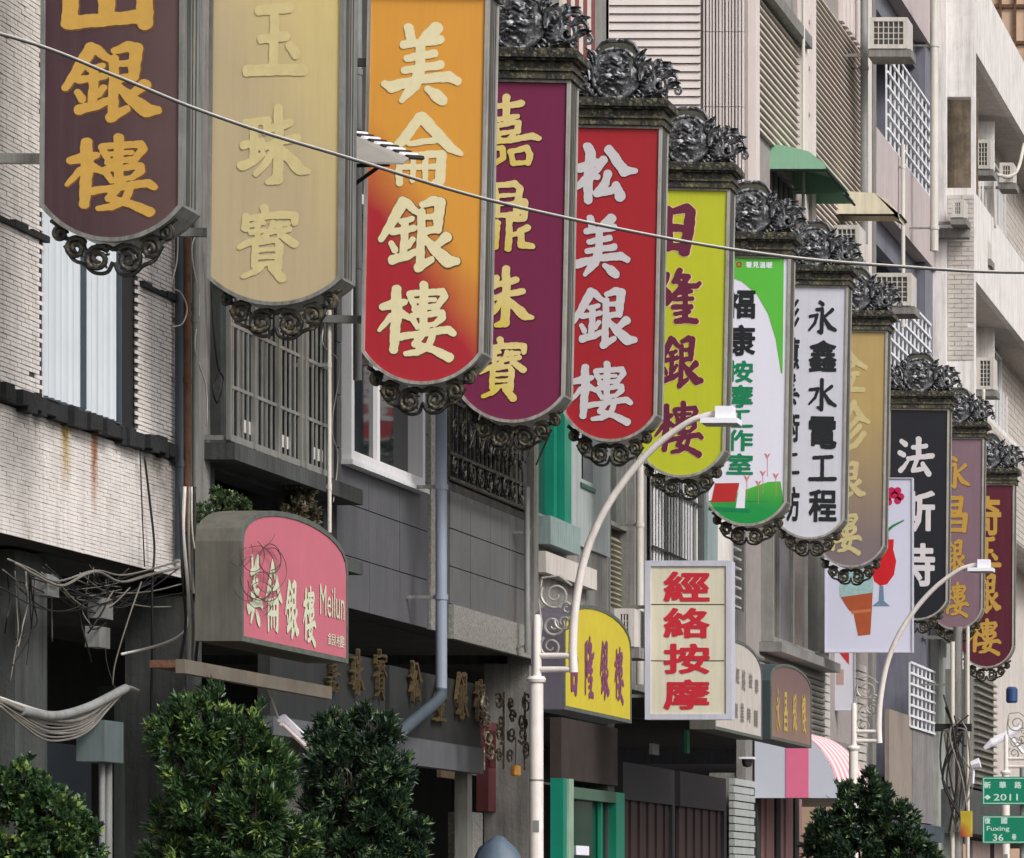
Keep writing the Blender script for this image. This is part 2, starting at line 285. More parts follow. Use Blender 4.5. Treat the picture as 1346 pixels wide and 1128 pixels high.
def glyph(ch, bold=.02):
    """unit-box mesh of a printed character, thickened through a distance field"""
    key = ('g', ch, bold)
    if key in CH: return CH[key]
    cu = bpy.data.curves.new('t', 'FONT'); cu.body = ch; cu.size = 1; cu.resolution_u = 2; cu.fill_mode = 'FRONT'
    ob = bpy.data.objects.new('t', cu); C.objects.link(ob)
    dg = bpy.context.evaluated_depsgraph_get(); me = bpy.data.meshes.new_from_object(ob.evaluated_get(dg))
    bpy.data.objects.remove(ob); bpy.data.curves.remove(cu)
    me.calc_loop_triangles()
    co = np.array([v.co[:2] for v in me.vertices]); tr = np.array([t.vertices[:] for t in me.loop_triangles])
    mn, mx = co.min(0), co.max(0)
    if bold > 0:
        ec = {}
        for t in tr:
            for i in range(3):
                e = tuple(sorted((t[i], t[(i+1) % 3]))); ec[e] = ec.get(e, 0)+1
        seg = [e for e, n in ec.items() if n == 1]
        st = .0105; g = bold+.02
        xs = np.arange(mn[0]-g-st, mx[0]+g+st*2, st); ys = np.arange(mn[1]-g-st, mx[1]+g+st*2, st); X, Y = np.meshgrid(xs, ys)
        ins = np.zeros(X.shape, bool)
        for t in tr:
            a_, b_, c_ = co[t]
            i0, i1 = np.searchsorted(xs, [min(a_[0], b_[0], c_[0]), max(a_[0], b_[0], c_[0])]); j0, j1 = np.searchsorted(ys, [min(a_[1], b_[1], c_[1]), max(a_[1], b_[1], c_[1])])
            if i1 <= i0 or j1 <= j0: continue
            x, y = X[j0:j1, i0:i1], Y[j0:j1, i0:i1]
            d1 = (x-a_[0])*(b_[1]-a_[1])-(y-a_[1])*(b_[0]-a_[0]); d2 = (x-b_[0])*(c_[1]-b_[1])-(y-b_[1])*(c_[0]-b_[0]); d3 = (x-c_[0])*(a_[1]-c_[1])-(y-c_[1])*(a_[0]-c_[0])
            ins[j0:j1, i0:i1] |= ((d1 >= 0) & (d2 >= 0) & (d3 >= 0)) | ((d1 <= 0) & (d2 <= 0) & (d3 <= 0))
        D = np.full(X.shape, 9.)
        for i, j in seg:
            ax, ay = co[i]; dx, dy = co[j]-co[i]
            t = np.clip(((X-ax)*dx+(Y-ay)*dy)/(dx*dx+dy*dy+1e-12), 0, 1); D = np.minimum(D, np.hypot(X-ax-t*dx, Y-ay-t*dy))
        V, Fc = ms_fill(np.where(ins, D, -D)+bold, xs, ys); Fc = [tuple(reversed(f)) for f in Fc]; V = np.array(V)
    else: V = co; Fc = [tuple(reversed(t)) for t in tr.tolist()]
    mn, mx = V.min(0), V.max(0)
    me = bpy.data.meshes.new('character')
    me.from_pydata([((x-(mn[0]+mx[0])/2)/(mx[0]-mn[0]), 0, (y-(mn[1]+mx[1])/2)/max(mx[1]-mn[1], .05)) for x, y in V], [], Fc)
    CH[key] = me; return me
def put_char(me, m, parent, x, z, w_, h, y, name='character', label=None, rot=0):
    me2 = me.copy(); me2.materials.clear(); me2.materials.append(m)
    o = bpy.data.objects.new(name, me2); C.objects.link(o); o.parent = parent; o.location = (x, y, z); o.scale = (w_, 1, h); o.rotation_euler = (0, rot, 0)
    return o
def flat(parent, m, poly, y, name, z0=None):
    me = bpy.data.meshes.new(name); me.from_pydata([(u, y, v) for u, v in poly], [], [tuple(range(len(poly)))]); me.materials.append(m)
    o = bpy.data.objects.new(name, me); C.objects.link(o); o.parent = parent; return o
# ------------------------------------------------------------------ ornament meshes (built once, shared)
def spiral(cx, cz, r0, r1, a0, turns, y=0, n=26):
    return [(cx+(r0+(r1-r0)*t)*math.cos(a0+turns*2*PI*t), y-.012*t, cz+(r0+(r1-r0)*t)*math.sin(a0+turns*2*PI*t)) for t in [i/(n-1) for i in range(n)]]
def leaf(mb, base, tip, wd, bend=.02, y=0):
    b = Vector((base[0], y, base[1])); t = Vector((tip[0], y-.01, tip[1])); d = t-b; nrm = Vector((-d.z, 0, d.x)).normalized()
    n = 7; rows = []
    for i in range(n):
        k = i/(n-1); p = b+d*k+nrm*bend*math.sin(PI*k); hw = wd*math.sin(PI*min(.97, .18+.8*k))
        rows.append([p-nrm*hw+Vector((0, .012, 0)), p-nrm*hw*.45+Vector((0, -.016, 0)), p+Vector((0, -.006, 0)), p+nrm*hw*.45+Vector((0, -.02, 0)), p+nrm*hw+Vector((0, .012, 0))])
    vs = [q for r in rows for q in r]; fs = []
    for i in range(n-1):
        for j in range(4): a = i*5+j; fs.append((a, a+1, a+6, a+5))
    mb.add(vs, fs)
def make_ornaments():
    O = {}
    mb = MB()                                             # cornice profile, 0.75 sign
    for (z0, z1, hw, yf, yb) in ((0, .05, .395, -.035, .30), (.05, .065, .41, -.05, .315), (.065, .12, .385, -.02, .285), (.12, .135, .415, -.05, .31), (.135, .18, .44, -.075, .335), (.18, .2, .425, -.06, .32)):
        mb.box(-hw, hw, yf, yb, z0+.0008, z1)
    O['cornice'] = mb
    mb = MB()                                             # backing plate with concave shoulders
    pts = [(-.40, .20), (.40, .20), (.41, .235)]
    for i in range(9):
        t = i/8; pts.append((.40-.27*t, .24+.37*(t**1.15)))
    pts += [(.06, .635), (-.06, .635)]
    for i in range(9):
        t = 1-i/8; pts.append((-(.40-.27*t), .24+.37*(t**1.15)))
    pts.append((-.41, .235))
    mb.prism(pts, lambda u, v: (u, .03, v), lambda u, v: (u, .075, v))
    O['plate'] = mb
    mb = MB(); top = [p for p in pts if p[1] > .236]      # rail along the plate's upper edge
    mb.tube([(u, .035, v+.008) for u, v in top], .016, 6); O['rail'] = mb
    mb = MB()                                             # medallion
    cz = .385
    mb.tube([(.19*math.cos(a), .0, cz+.185*math.sin(a)) for a in [2*PI*i/36 for i in range(37)]], .02, 8)
    mb.tube([(.145*math.cos(a), -.012, cz+.14*math.sin(a)) for a in [2*PI*i/30 for i in range(31)]], .008, 6)
    rings = 7; vs = [(0, -.055, cz)]; fs = []; n = 28
    for r in range(1, rings+1):
        rr = .18*r/rings
        for k in range(n):
            a = 2*PI*k/n; x = rr*math.cos(a); z = rr*math.sin(a)
            vs.append((x, .02-.07*math.sqrt(max(0, 1-(rr/.19)**2))-.012*math.sin(z*75+3*math.sin(x*22))-.006*math.sin(x*60+z*20), cz+z))
    for k in range(n): fs.append((0, 1+k, 1+(k+1) % n))
    for r in range(rings-1):
        for k in range(n): a = 1+r*n+k; b = 1+r*n+(k+1) % n; fs.append((a, a+n, b+n, b))
    mb.add(vs, fs)
    for i in range(4):                                    # wavy reliefs
        zz = cz-.08+i*.05; hw = math.sqrt(max(0, .15**2-(zz-cz)**2))
        mb.tube([(x*hw, -.055, zz+.012*math.sin(x*9+i)) for x in [-.9+.18*j for j in range(11)]], [.004+.007*math.sin(PI*j/10) for j in range(11)], 6)
    O['medallion'] = mb
    mb = MB()                                             # garland of beads round the lower half
    for i in range(25):
        a = PI*1.06+ (PI*.88)*i/24; R = .245+.012*(i % 2); x = R*math.cos(a); z = cz+R*.93*math.sin(a); r = .019 if i % 2 else .026
        mb.tube([(x-.6*r*math.sin(a), -.02, z+.6*r*math.cos(a)), (x, -.05, z), (x+.6*r*math.sin(a), -.02, z-.6*r*math.cos(a))], [r*.5, r, r*.5], 6)
    mb.tube([(.285*math.cos(a), -.01, cz-.01+.265*math.sin(a)) for a in [PI*1.02+PI*.96*i/24 for i in range(25)]], .011, 6)
    O['garland'] = mb
    mb = MB()                                             # right acanthus scroll
    sp = spiral(.345, .305, .085, .012, PI*.9, -1.6); mb.tube(sp, [.021-.011*i/25 for i in range(26)], 7, flat=1.2)
    sp = spiral(.455, .335, .058, .01, PI*1.05, -1.5, n=20); mb.tube(sp, [.016-.008*i/19 for i in range(20)], 6)
    sp = spiral(.40, .235, .03, .008, PI*.2, 1.3, n=14); mb.tube(sp, .009, 6)
    for (cx, cz, r, a0, tn, w0) in ((.265, .43, .058, PI*1.1, -1.35, .015), (.345, .455, .045, PI*1.2, -1.3, .013), (.425, .425, .036, PI*1.1, -1.3, .011), (.25, .245, .038, PI*.3, 1.4, .011), (.50, .265, .035, PI*.6, -1.4, .010), (.205, .515, .04, PI*1.2, -1.2, .012)):
        sp = spiral(cx, cz, r, r*.2, a0, tn, n=18); mb.tube(sp, [w0-.5*w0*i/17 for i in range(18)], 6, flat=1.5)
    for (b, t, wd, bn) in (((.20, .33), (.29, .50), .036, .035), ((.25, .37), (.37, .50), .034, -.03), ((.30, .385), (.45, .475), .032, .025), ((.22, .25), (.31, .40), .036, -.03), ((.38, .35), (.52, .41), .03, .025), ((.40, .27), (.53, .32), .028, .02), ((.24, .225), (.36, .235), .026, .01), ((.17, .44), (.25, .57), .028, .025)):
        leaf(mb, b, t, wd, bn, y=-.02)
    mb.tube(bez([(.20, -.02, .24), (.26, -.03, .33), (.33, -.03, .41), (.43, -.03, .42), (.50, -.02, .36)], 6), .012, 6)
    O['scroll_leaf'] = mb
    mb2 = mb
    mb = MB()                                             # bottom scroll (right-hand one of a pair, three volutes)
    for (cx, cz, r, a0, tn) in ((.083, -.088, .072, PI*.75, -1.7), (.205, -.035, .058, PI*.8, -1.6), (.292, .045, .042, PI*.8, -1.5)):
        sp = spiral(cx, cz, r, r*.16, a0, tn); mb.tube(sp, [.017-.007*i/25 for i in range(26)], 7, flat=1.3)
        sp = spiral(cx, cz, r*.62, r*.3, a0+1.5, tn*.6, n=14); mb.tube(sp, .008, 5)
        for k in range(5):
            a = k*1.256+a0; mb.tube([(cx+r*.45*math.cos(a), .006, cz+r*.45*math.sin(a)), (cx+r*.95*math.cos(a+.3), .004, cz+r*.95*math.sin(a+.3))], .007, 5)
    mb.tube(bez([(.0, 0, -.03), (.06, 0, -.012), (.14, 0, -.05), (.2, 0, .028), (.26, 0, .02), (.31, 0, .09), (.35, 0, .12)], 5), .014, 6)
    mb.tube(bez([(.0, 0, -.10), (.03, 0, -.16), (.1, 0, -.165), (.16, 0, -.12), (.22, 0, -.095), (.27, 0, -.02)], 5), .011, 6)
    O['bottom_scroll'] = mb
    return O
ORN = make_ornaments(); ORN_ME = {}
def orn(kind, name, m, parent, loc=(0,0,0), scale=(1,1,1), local=True):
    key = (kind, m.name)
    if key not in ORN_ME:
        o = ORN[kind].build(name, m, parent, smooth=kind not in ('cornice', 'plate'), local=True); ORN_ME[key] = o.data
    else:
        o = bpy.data.objects.new(name, ORN_ME[key]); C.objects.link(o); o.parent = parent
    o.location = loc; o.scale = scale; return o
# ------------------------------------------------------------------ hanging signs
def outline(wd, zs, H, t=0., n=16):
    R = (wd*wd/4+zs*zs)/(2*zs); hw = wd/2-t; r = R-t; a = math.asin(min(1, hw/r))
    pts = [(hw, H-t), (-hw, H-t)]
    for i in range(n+1):
        th = -a+2*a*i/n; pts.append((r*math.sin(th), R-r*math.cos(th)))
    return pts
seam_m = mat('dark side channel', (84, 84, 80), rough=.5, metal=.2, mott=.4, streak=.8, dirt=(44, 44, 40))
rust_seam = mat('rusted side joint', (92, 74, 58), rough=.8, mott=.5, streak=.6)
def hanging_sign(label, pxl, pxr, ytop, yside, ybot, lean, fm, chars, T=.26, crest=True, om=iron, bm=iron_brown, tm=None, arms=True, side=alu, extra=None, bottom=True, tw=.022, H=None):
    d = VX-pxr; Y = F*(-XS)/d; s = F/Y
    wd = (pxr-pxl)/s; cxp = (pxl+pxr)/2; H = H or (ybot-ytop)/s; zs = max(.05, (ybot-yside)/s)
    tm = tm or (trim_grey if pxl < 400 else trim_pale)
    o = PY(cxp, ybot, Y)
    root = thing('hanging_shop_sign', label, 'shop sign', o, 'arched hanging shop signs along the street', rot=(0, lean, 0))
    O1 = outline(wd, zs, H); O2 = outline(wd, zs, H, tw)
    k = wd/.75
    MB().prism(outline(wd-.006, zs, H-.002), lambda u, v: (u, .012, v+.001), lambda u, v: (u, T, v+.001)).build('cabinet', side, root, local=True)
    MB().ring(O1, O2, lambda u, v: (u, -.010, v), lambda u, v: (u, .03, v)).build('front_trim', tm, root, local=True)
    MB().ring(O1, O2, lambda u, v: (u, T-.02, v), lambda u, v: (u, T+.012, v)).build('rear_trim', tm, root, local=True)
    MB().prism(O2, lambda u, v: (u, .004, v), lambda u, v: (u, .011, v)).build('sign_face', fm, root, local=True)
    for yy, mm, dw in ((.055, seam_m, .05), (T-.075, seam_m, .012), (T*.52, rust_seam, .008)):
        for sx in (1, -1):
            xa = sx*(wd/2-.003); MB().box(min(xa, xa+sx*.004), max(xa, xa+sx*.004), yy, yy+dw, zs+.02, H-.02).build('side_seam', mm, root, local=True)
    for (ch, x0, y0, x1, y1, m, out) in chars:
        cx = ((x0+x1)/2-cxp)/s; cz = (ybot-(y0+y1)/2)/s; cx -= math.tan(lean)*cz
        wv, hv = (x1-x0)/s, (y1-y0)/s
        if ch in BR:
            if out: put_char(brush(ch, 1.1), out, root, cx+.002, cz-.003, wv, hv, .0022, name='character_edge')
            c = put_char(brush(ch), m, root, cx, cz, wv, hv, -.0008)
        else:
            c = put_char(glyph(ch, .03 if out != 'thin' else .012), m, root, cx, cz, wv, hv, -.0008)
    if crest:
        c = orn('plate', 'crest', plate_m, root, (0, 0, H), (k, 1, k*1.08))
        orn('cornice', 'cornice', cornice_m, c); orn('rail', 'crest_rail', om, c); orn('medallion', 'medallion', om, c, (0, -.01, 0))
        orn('garland', 'garland', om, c); orn('scroll_leaf', 'scroll_leaf', om, c, (0, -.01, 0)); orn('scroll_leaf', 'scroll_leaf', om, c, (0, -.01, 0), (-1, 1, 1))
    if bottom:
        for sg in (1, -1):
            o_ = orn('bottom_scroll', 'bottom_scroll', bm, root, (random.uniform(-.006, .006), .05+random.uniform(-.01, .02), -.004+random.uniform(-.006, .006)), (sg*k*random.uniform(.95, 1.03), 1, k*random.uniform(.92, 1.08))); o_.rotation_euler = (random.uniform(-.12, .12), random.uniform(-.05, .05), 0)
    if arms:
        L_ = (XS-wd)-XW
        for zz in (.42, H*.82):
            MB().box(-wd/2-L_-.02, -wd/2+.005, .09, .13, zz, zz+.05).build('mounting_arm', trim_grey, root, local=True)
    if extra: extra(root, s, cxp, ybot)
    return root
gold1 = mat('ochre gold lettering', (190, 150, 68), rough=.5, mott=.12, scale=9)
goldp = mat('faded yellow lettering', (200, 186, 134), rough=.6, mott=.14, streak=.2, dirt=(176, 162, 126), scale=6)
cream = mat('cream lettering', (232, 222, 180), rough=.5, mott=.08, scale=9)
cream2 = mat('pale gold lettering', (228, 208, 140), rough=.5, mott=.12, scale=8, grad=((218, 194, 66), -.6, -1.0, .1, .8))
silver = mat('pale silver lettering', (208, 204, 208), rough=.45, mott=.07, scale=9)
maroon_l = mat('maroon lettering', (104, 34, 62), rough=.5, mott=.1, scale=9)
edge_dark = mat('dark letter outline', (74, 26, 46), rough=.6)
edge_red = mat('dark red letter outline', (112, 30, 36), rough=.6)
edge_pale = mat('pale pink letter outline', (236, 200, 150), rough=.6)
edge_gold = mat('brown letter outline', (112, 74, 40), rough=.6)
f1 = mat('sign face maroon', (60, 34, 42), rough=.5, mott=.1, streak=0.2, dirt=(88, 72, 72), grad=((92, 70, 66), 1.6, .05, -.1, .95), bump=.05)
f2 = mat('sign face faded khaki', (176, 160, 126), rough=.6, mott=.06, scale=2, streak=0.2, dirt=(138, 126, 102), grad=((200, 182, 122), 1.0, .45, .5, 1.2))
f3 = mat('sign face red to orange', (172, 38, 52), rough=.45, mott=.04, scale=2, streak=0.08, dirt=(150, 90, 50), grad=((220, 156, 62), 1.3, .9, .72, 1.3))
f4 = mat('sign face plum', (120, 40, 76), rough=.45, mott=.08, scale=3, streak=.2, dirt=(90, 40, 60))
f5 = mat('sign face red', (170, 38, 47), rough=.45, mott=.08, scale=2, streak=0.15, dirt=(128, 40, 42))
f6 = mat('sign face lime yellow', (190, 196, 46), rough=.45, mott=.06, scale=3, streak=0.12, dirt=(150, 150, 60))
f7 = mat('sign face white', (226, 226, 240), rough=.45, mott=.03, streak=0.06, dirt=(190, 188, 190))
f8 = mat('sign face grey white', (206, 206, 216), rough=.5, mott=.06, streak=.08)
f9 = mat('sign face tan', (122, 108, 112), rough=.55, mott=.06, streak=0.15, dirt=(104, 94, 88), grad=((178, 154, 98), 0, 1, .4, 1.9))
f10 = mat('sign face black', (32, 35, 42), rough=.4, mott=.15)
f11 = mat('sign face dusty mauve', (130, 104, 116), rough=.5, mott=.08, streak=0.25, dirt=(100, 84, 88))
f12 = mat('sign face deep maroon', (88, 24, 44), rough=.45, mott=.1, streak=0.2, dirt=(88, 72, 72))
black_l = mat('black lettering', (26, 30, 34), rough=.5)
green_l = mat('green lettering', (12, 130, 84), rough=.5)
LE = math.radians(1.1)
hanging_sign('dark maroon hanging sign with golden characters, leftmost, in front of the white tiled wall', 52, 240, -344, 271, 318, math.radians(.4), f1,
    [('金', 85, -190, 210, -75, gold1, edge_gold), ('山', 82, -78, 200, 38, gold1, edge_gold), ('銀', 82, 55, 212, 160, gold1, edge_gold), ('樓', 86, 176, 207, 284, gold1, edge_gold)], bm=iron_black, H=2.6)
hanging_sign('faded khaki hanging sign whose pale yellow characters are almost washed out', 272, 449, -180, 366, 402, math.radians(.5), f2,
    [('玉', 320, 4, 404, 100, goldp, None), ('珠', 313, 138, 408, 242, goldp, None), ('寶', 312, 269, 392, 371, goldp, None)], H=2.6, om=iron, bm=iron_brown)
hanging_sign('orange and red hanging sign with large cream characters', 474, 633, -5, 463, 506, LE, f3,
    [('美', 503, 30, 606, 137, cream, None), ('侖', 508, 148, 609, 245, cream, None), ('銀', 498, 258, 605, 357, cream, edge_gold), ('樓', 497, 370, 600, 475, cream, edge_gold)], H=2.62)
hanging_sign('plum purple hanging sign with pale gold characters beside the orange one', 603, 741, 104, 520, 556, LE, f4,
    [('嘉', 622, 124, 712, 219, cream2, edge_dark), ('鼎', 622, 237, 704, 331, cream2, edge_dark), ('珠', 618, 350, 702, 430, cream2, edge_dark), ('寶', 629, 443, 692, 528, cream2, edge_dark)])
hanging_sign('bright red hanging sign with silver grey characters', 740, 862, 165, 545, 581, LE, f5,
    [('松', 752, 189, 837, 268, silver, edge_red), ('美', 750, 282, 828, 365, silver, edge_red), ('銀', 751, 378, 838, 458, silver, edge_red), ('樓', 750, 475, 832, 559, silver, edge_red)])
hanging_sign('lime yellow hanging sign with maroon characters behind the lamp arm', 838, 952, 247, 592, 628, LE, f6,
    [('日', 870, 268, 913, 336, maroon_l, edge_pale), ('隆', 861, 352, 922, 426, maroon_l, edge_pale), ('銀', 864, 441, 925, 510, maroon_l, edge_pale), ('樓', 861, 527, 925, 601, maroon_l, edge_pale)])
grass_g = mat('printed grass green', (84, 178, 66), rough=.45, mott=.12, scale=5, grad=((30, 150, 74), 0, -1, -.25, -.05))
top_g = mat('printed leaf green', (92, 188, 66), rough=.45, mott=.05)
roof_r = mat('printed red', (186, 44, 44), rough=.5)
white_f = mat('printed white', (232, 232, 244), rough=.45, mott=.02)
pink_p = mat('printed pink', (214, 120, 130), rough=.5)
def scene7(root, s, cxp, yb):
    def q(px, py): return ((px-cxp)/s-math.tan(LE)*(yb-py)/s, (yb-py)/s)
    # green upper corner around the white panel
    arc = [q(940, 362), q(952, 362), q(975, 370), q(995, 386), q(1010, 412), q(1020, 445), q(1027, 490)]
    flat(root, top_g, [q(938, 337), *arc, q(1029, 490), q(1031, 337)][::1], .0018, 'printed_corner')
    hill = [q(932, 660), q(945, 652), q(970, 648), q(990, 640), q(1010, 633), q(1026, 632)]
    bot = [(u, v) for u, v in outline((1033-928)/s, (692-660)/s, 2, .026) if v < q(0, 655)[1]-.02]
    bot = sorted(bot, key=lambda p: -p[0])
    flat(root, grass_g, hill+[(bot[0][0], bot[0][1])]+bot, .0018, 'printed_hill')
    flat(root, roof_r, [q(940, 636), q(972, 635), q(966, 660), q(935, 661)], .0004, 'printed_roof')
    flat(root, white_f, [q(972, 636), q(980, 645), q(979, 668), q(967, 668)], .0004, 'printed_gable')
    flat(root, green_l, [q(932, 667), q(985, 669), q(985, 674), q(930, 672)], .0005, 'printed_hedge')
    for (px, py) in ((1009, 598), (1003, 621), (982, 628), (1020, 624), (997, 634)):
        for dx in (-3, 3): flat(root, pink_p, [q(px, py+5), q(px+dx*1.4, py-3), q(px+dx*.2, py-1)], .0004, 'printed_flower')
        flat(root, pink_p, [q(px-.3, py+3), q(px+.3, py+3), q(px+.3, py+28), q(px-.3, py+28)], .0006, 'printed_stem')
    for i, ch in enumerate('看見溫暖'):
        x0, z0 = q(985+i*9, 348); put_char(glyph(ch, .03), white_f, root, x0, z0, 8/s, 8/s, .0004)
    x0, z0 = q(972, 348); put_char(glyph('O', .05), roof_r, root, x0, z0, 8/s, 8/s, .0004, name='printed_ring')
hanging_sign('white and green hanging sign with a red roofed house printed at its foot', 928, 1033, 336, 660, 692, LE*.9, f7,
    [('福', 953, 380, 993, 419, black_l, 0), ('康', 953, 427, 993, 468, black_l, 0)] +
    [(c, 955, y0, 990, y1, green_l, 0) for c, y0, y1 in (('按', 474, 503), ('摩', 506, 536), ('工', 539, 562), ('作', 565, 593), ('室', 596, 624))], extra=scene7)
hanging_sign('grey white hanging sign with black calligraphy in two columns', 1018, 1109, 375, 683, 709, LE*.9, f8,
    [(c, 1063, y0, 1100, y1, black_l, 0) for c, y0, y1 in (('永', 395, 439), ('鑫', 447, 489), ('水', 497, 540), ('電', 547, 590), ('工', 598, 632), ('程', 643, 686))] +
    [(c, 1028, y0, 1051, y1, black_l, 0) for c, y0, y1 in (('彩', 393, 434), ('蕙', 444, 486), ('美', 492, 532), ('術', 542, 582), ('工', 596, 624), ('坊', 640, 686))])
hanging_sign('tan hanging sign fading to mauve below, with pale gold characters', 1073, 1162, 434, 717, 746, LE*.8, f9,
    [('金', 1085, 455, 1140, 516, goldp, None), ('珍', 1085, 526, 1143, 594, goldp, None), ('銀', 1087, 606, 1138, 656, goldp, None), ('樓', 1085, 670, 1133, 730, goldp, None)])
hanging_sign('black hanging sign with silver characters behind the ice cream poster', 1166, 1245, 537, 790, 815, LE*.5, f10,
    [('法', 1180, 574, 1228, 626, silver, 0), ('斯', 1178, 645, 1229, 699, silver, 0), ('特', 1178, 714, 1229, 771, silver, 0)])
hanging_sign('dusty mauve hanging sign with dull orange gold characters', 1221, 1291, 575, 800, 828, LE*.5, f11,
    [('永', 1238, 600, 1275, 642, gold1, edge_gold), ('昌', 1236, 652, 1272, 700, gold1, edge_gold), ('銀', 1236, 709, 1272, 752, gold1, edge_gold), ('樓', 1238, 765, 1274, 812, gold1, edge_gold)])
hanging_sign('deep maroon hanging sign with golden characters, rightmost of the row', 1261, 1332, 636, 850, 878, LE*.3, f12,
    [('奇', 1280, 652, 1316, 704, gold1, 0), ('玉', 1278, 706, 1316, 746, gold1, None), ('銀', 1278, 754, 1316, 806, gold1, None), ('樓', 1272, 813, 1316, 862, gold1, None)])
# ------------------------------------------------------------------ rectangular hanging boards
def rect_board(name, label, pxl, pxr, yt, yb, Y, T, fm, tm, tw=.03, group=None, rear=True):
    s = F/Y; cxp = (pxl+pxr)/2; o = PY(cxp, yb, Y); root = thing(name, label, 'shop sign', o, group)
    wd, H = (pxr-pxl)/s, (yb-yt)/s
    MB().box(-wd/2+.002, wd/2-.002, .012, T, .002, H-.002).build('cabinet', tm, root, local=True)
    R1 = [(-wd/2, 0), (wd/2, 0), (wd/2, H), (-wd/2, H)]; R2 = [(-wd/2+tw, tw), (wd/2-tw, tw), (wd/2-tw, H-tw), (-wd/2+tw, H-tw)]
    MB().ring(R1, R2, lambda u, v: (u, -.012, v), lambda u, v: (u, .03, v)).build('front_trim', tm, root, local=True)
    MB().prism(R2, lambda u, v: (u, .004, v), lambda u, v: (u, .011, v)).build('sign_face', fm, root, local=True)
    def q(px, py): return ((px-cxp)/s, (yb-py)/s)
    return root, q, s
cream_f = mat('cream sign face', (216, 210, 188), rough=.5, mott=.08, scale=3, streak=.12)
red_l = mat('red lettering', (192, 36, 52), rough=.5, mott=.08)
lilac_metal = mat('pale lilac metal frame', (196, 196, 210), rough=.4, mott=.1, streak=.3, dirt=(140, 140, 140))
Yk = 33000/967
root, q, s = rect_board('hanging_shop_sign', 'cream rectangular sign with four red characters below the lime yellow sign', 848, 962, 737, 946, Yk, .16, cream_f, lilac_metal, tw=.05)
for ch, y0, y1 in (('經', 751, 791), ('絡', 799, 839), ('按', 846, 886), ('摩', 893, 933)):
    a = q(872, y0); b = q(933, y1); put_char(glyph(ch, .031), red_l, root, (a[0]+b[0])/2, (a[1]+b[1])/2, b[0]-a[0], a[1]-b[1], 0)
for yy in (794, 868):
    a = q(853, yy); b = q(952, yy+1.2); flat(root, grout, [a, (b[0], a[1]), b, (a[0], b[1])], .002, 'panel_seam')
MB().box(-.55, -.36, .05, .08, 1.0, 1.03).box(-.55, -.36, .05, .08, .2, .23).build('mounting_arm', trim_grey, root, local=True)
lav = mat('pale lavender sign face', (206, 208, 228), rough=.45, mott=.04, scale=2)
root, q, s = rect_board('hanging_shop_sign', 'pale lavender poster sign with an ice cream cone and red drink', 1084, 1200, 628, 858, 45.2, .1, lav, lilac_metal, tw=.012)
cone_m = mat('printed cone brown', (170, 84, 48), rough=.5, mott=.18, scale=8); cone_l = mat('printed cone light', (196, 116, 76), rough=.5)
ice_m = mat('printed ice mint', (160, 196, 196), rough=.5, mott=.25, scale=22); drink_m = mat('printed drink red', (204, 34, 42), rough=.4, mott=.12)
glass_p = mat('printed glass blue', (112, 140, 168), rough=.5, mott=.3, scale=30); straw_m = mat('printed straw green', (30, 130, 70), rough=.5); mag = mat('printed magenta', (196, 26, 84), rough=.5)
def fl(m, pts, y, nm): return flat(root, m, [q(*p) for p in pts], y, nm)
fl(ice_m, [(1104, 784), (1103, 770), (1107, 758), (1112, 746), (1120, 738), (1130, 734), (1140, 742), (1147, 756), (1148, 772), (1147, 782), (1128, 788), (1110, 788)], .002, 'printed_ice_cream')
fl(cone_m, [(1105, 785), (1147, 779), (1146, 802), (1144, 834), (1128, 836), (1122, 806), (1116, 802)], .0012, 'printed_cone')
fl(cone_l, [(1119, 803), (1145, 800), (1145, 804), (1120, 807)], .0004, 'printed_cone_band')
fl(drink_m, [(1164, 709), (1175, 709), (1174, 722), (1178, 738), (1175, 756), (1166, 768), (1157, 770), (1149, 764), (1146, 752), (1150, 736), (1159, 724)], .002, 'printed_drink')
fl(glass_p, [(1156, 770), (1161, 770), (1162, 790), (1170, 797), (1146, 797), (1155, 790)], .0024, 'printed_glass_stem')
fl(straw_m, [(1165, 709), (1165, 696), (1173, 690), (1188, 683), (1188, 685), (1174, 693), (1168, 699), (1168, 709)], .001, 'printed_straw')
for (cx, cy) in ((1172, 645), (1180, 645), (1168, 653), (1184, 653), (1176, 651), (1168, 660), (1180, 658)):
    fl(mag, [(cx+5*math.cos(a), cy+5*math.sin(a)) for a in [i*.785 for i in range(8)]], .0012-.0002*(cx % 4), 'printed_petal')
MB().box(-.95, -.5, .04, .06, .0, .02).build('mounting_arm', trim_grey, root, local=True)
root, q, s = rect_board('hanging_shop_sign', 'small grey white banner sign hanging under the ice cream poster', 1088, 1124, 852, 934, 47.5, .04, f8, lilac_metal, tw=.006)
fl(roof_r, [(1103, 858), (1116, 858), (1116, 874)], .002, 'printed_triangle'); fl(straw_m, [(1091, 857), (1095, 857), (1095, 874), (1091, 874)], .002, 'printed_stripe'); fl(mat('printed faded brown', (176, 150, 140), rough=.6), [(1099, 880), (1109, 880), (1109, 900), (1099, 900)], .002, 'printed_block')
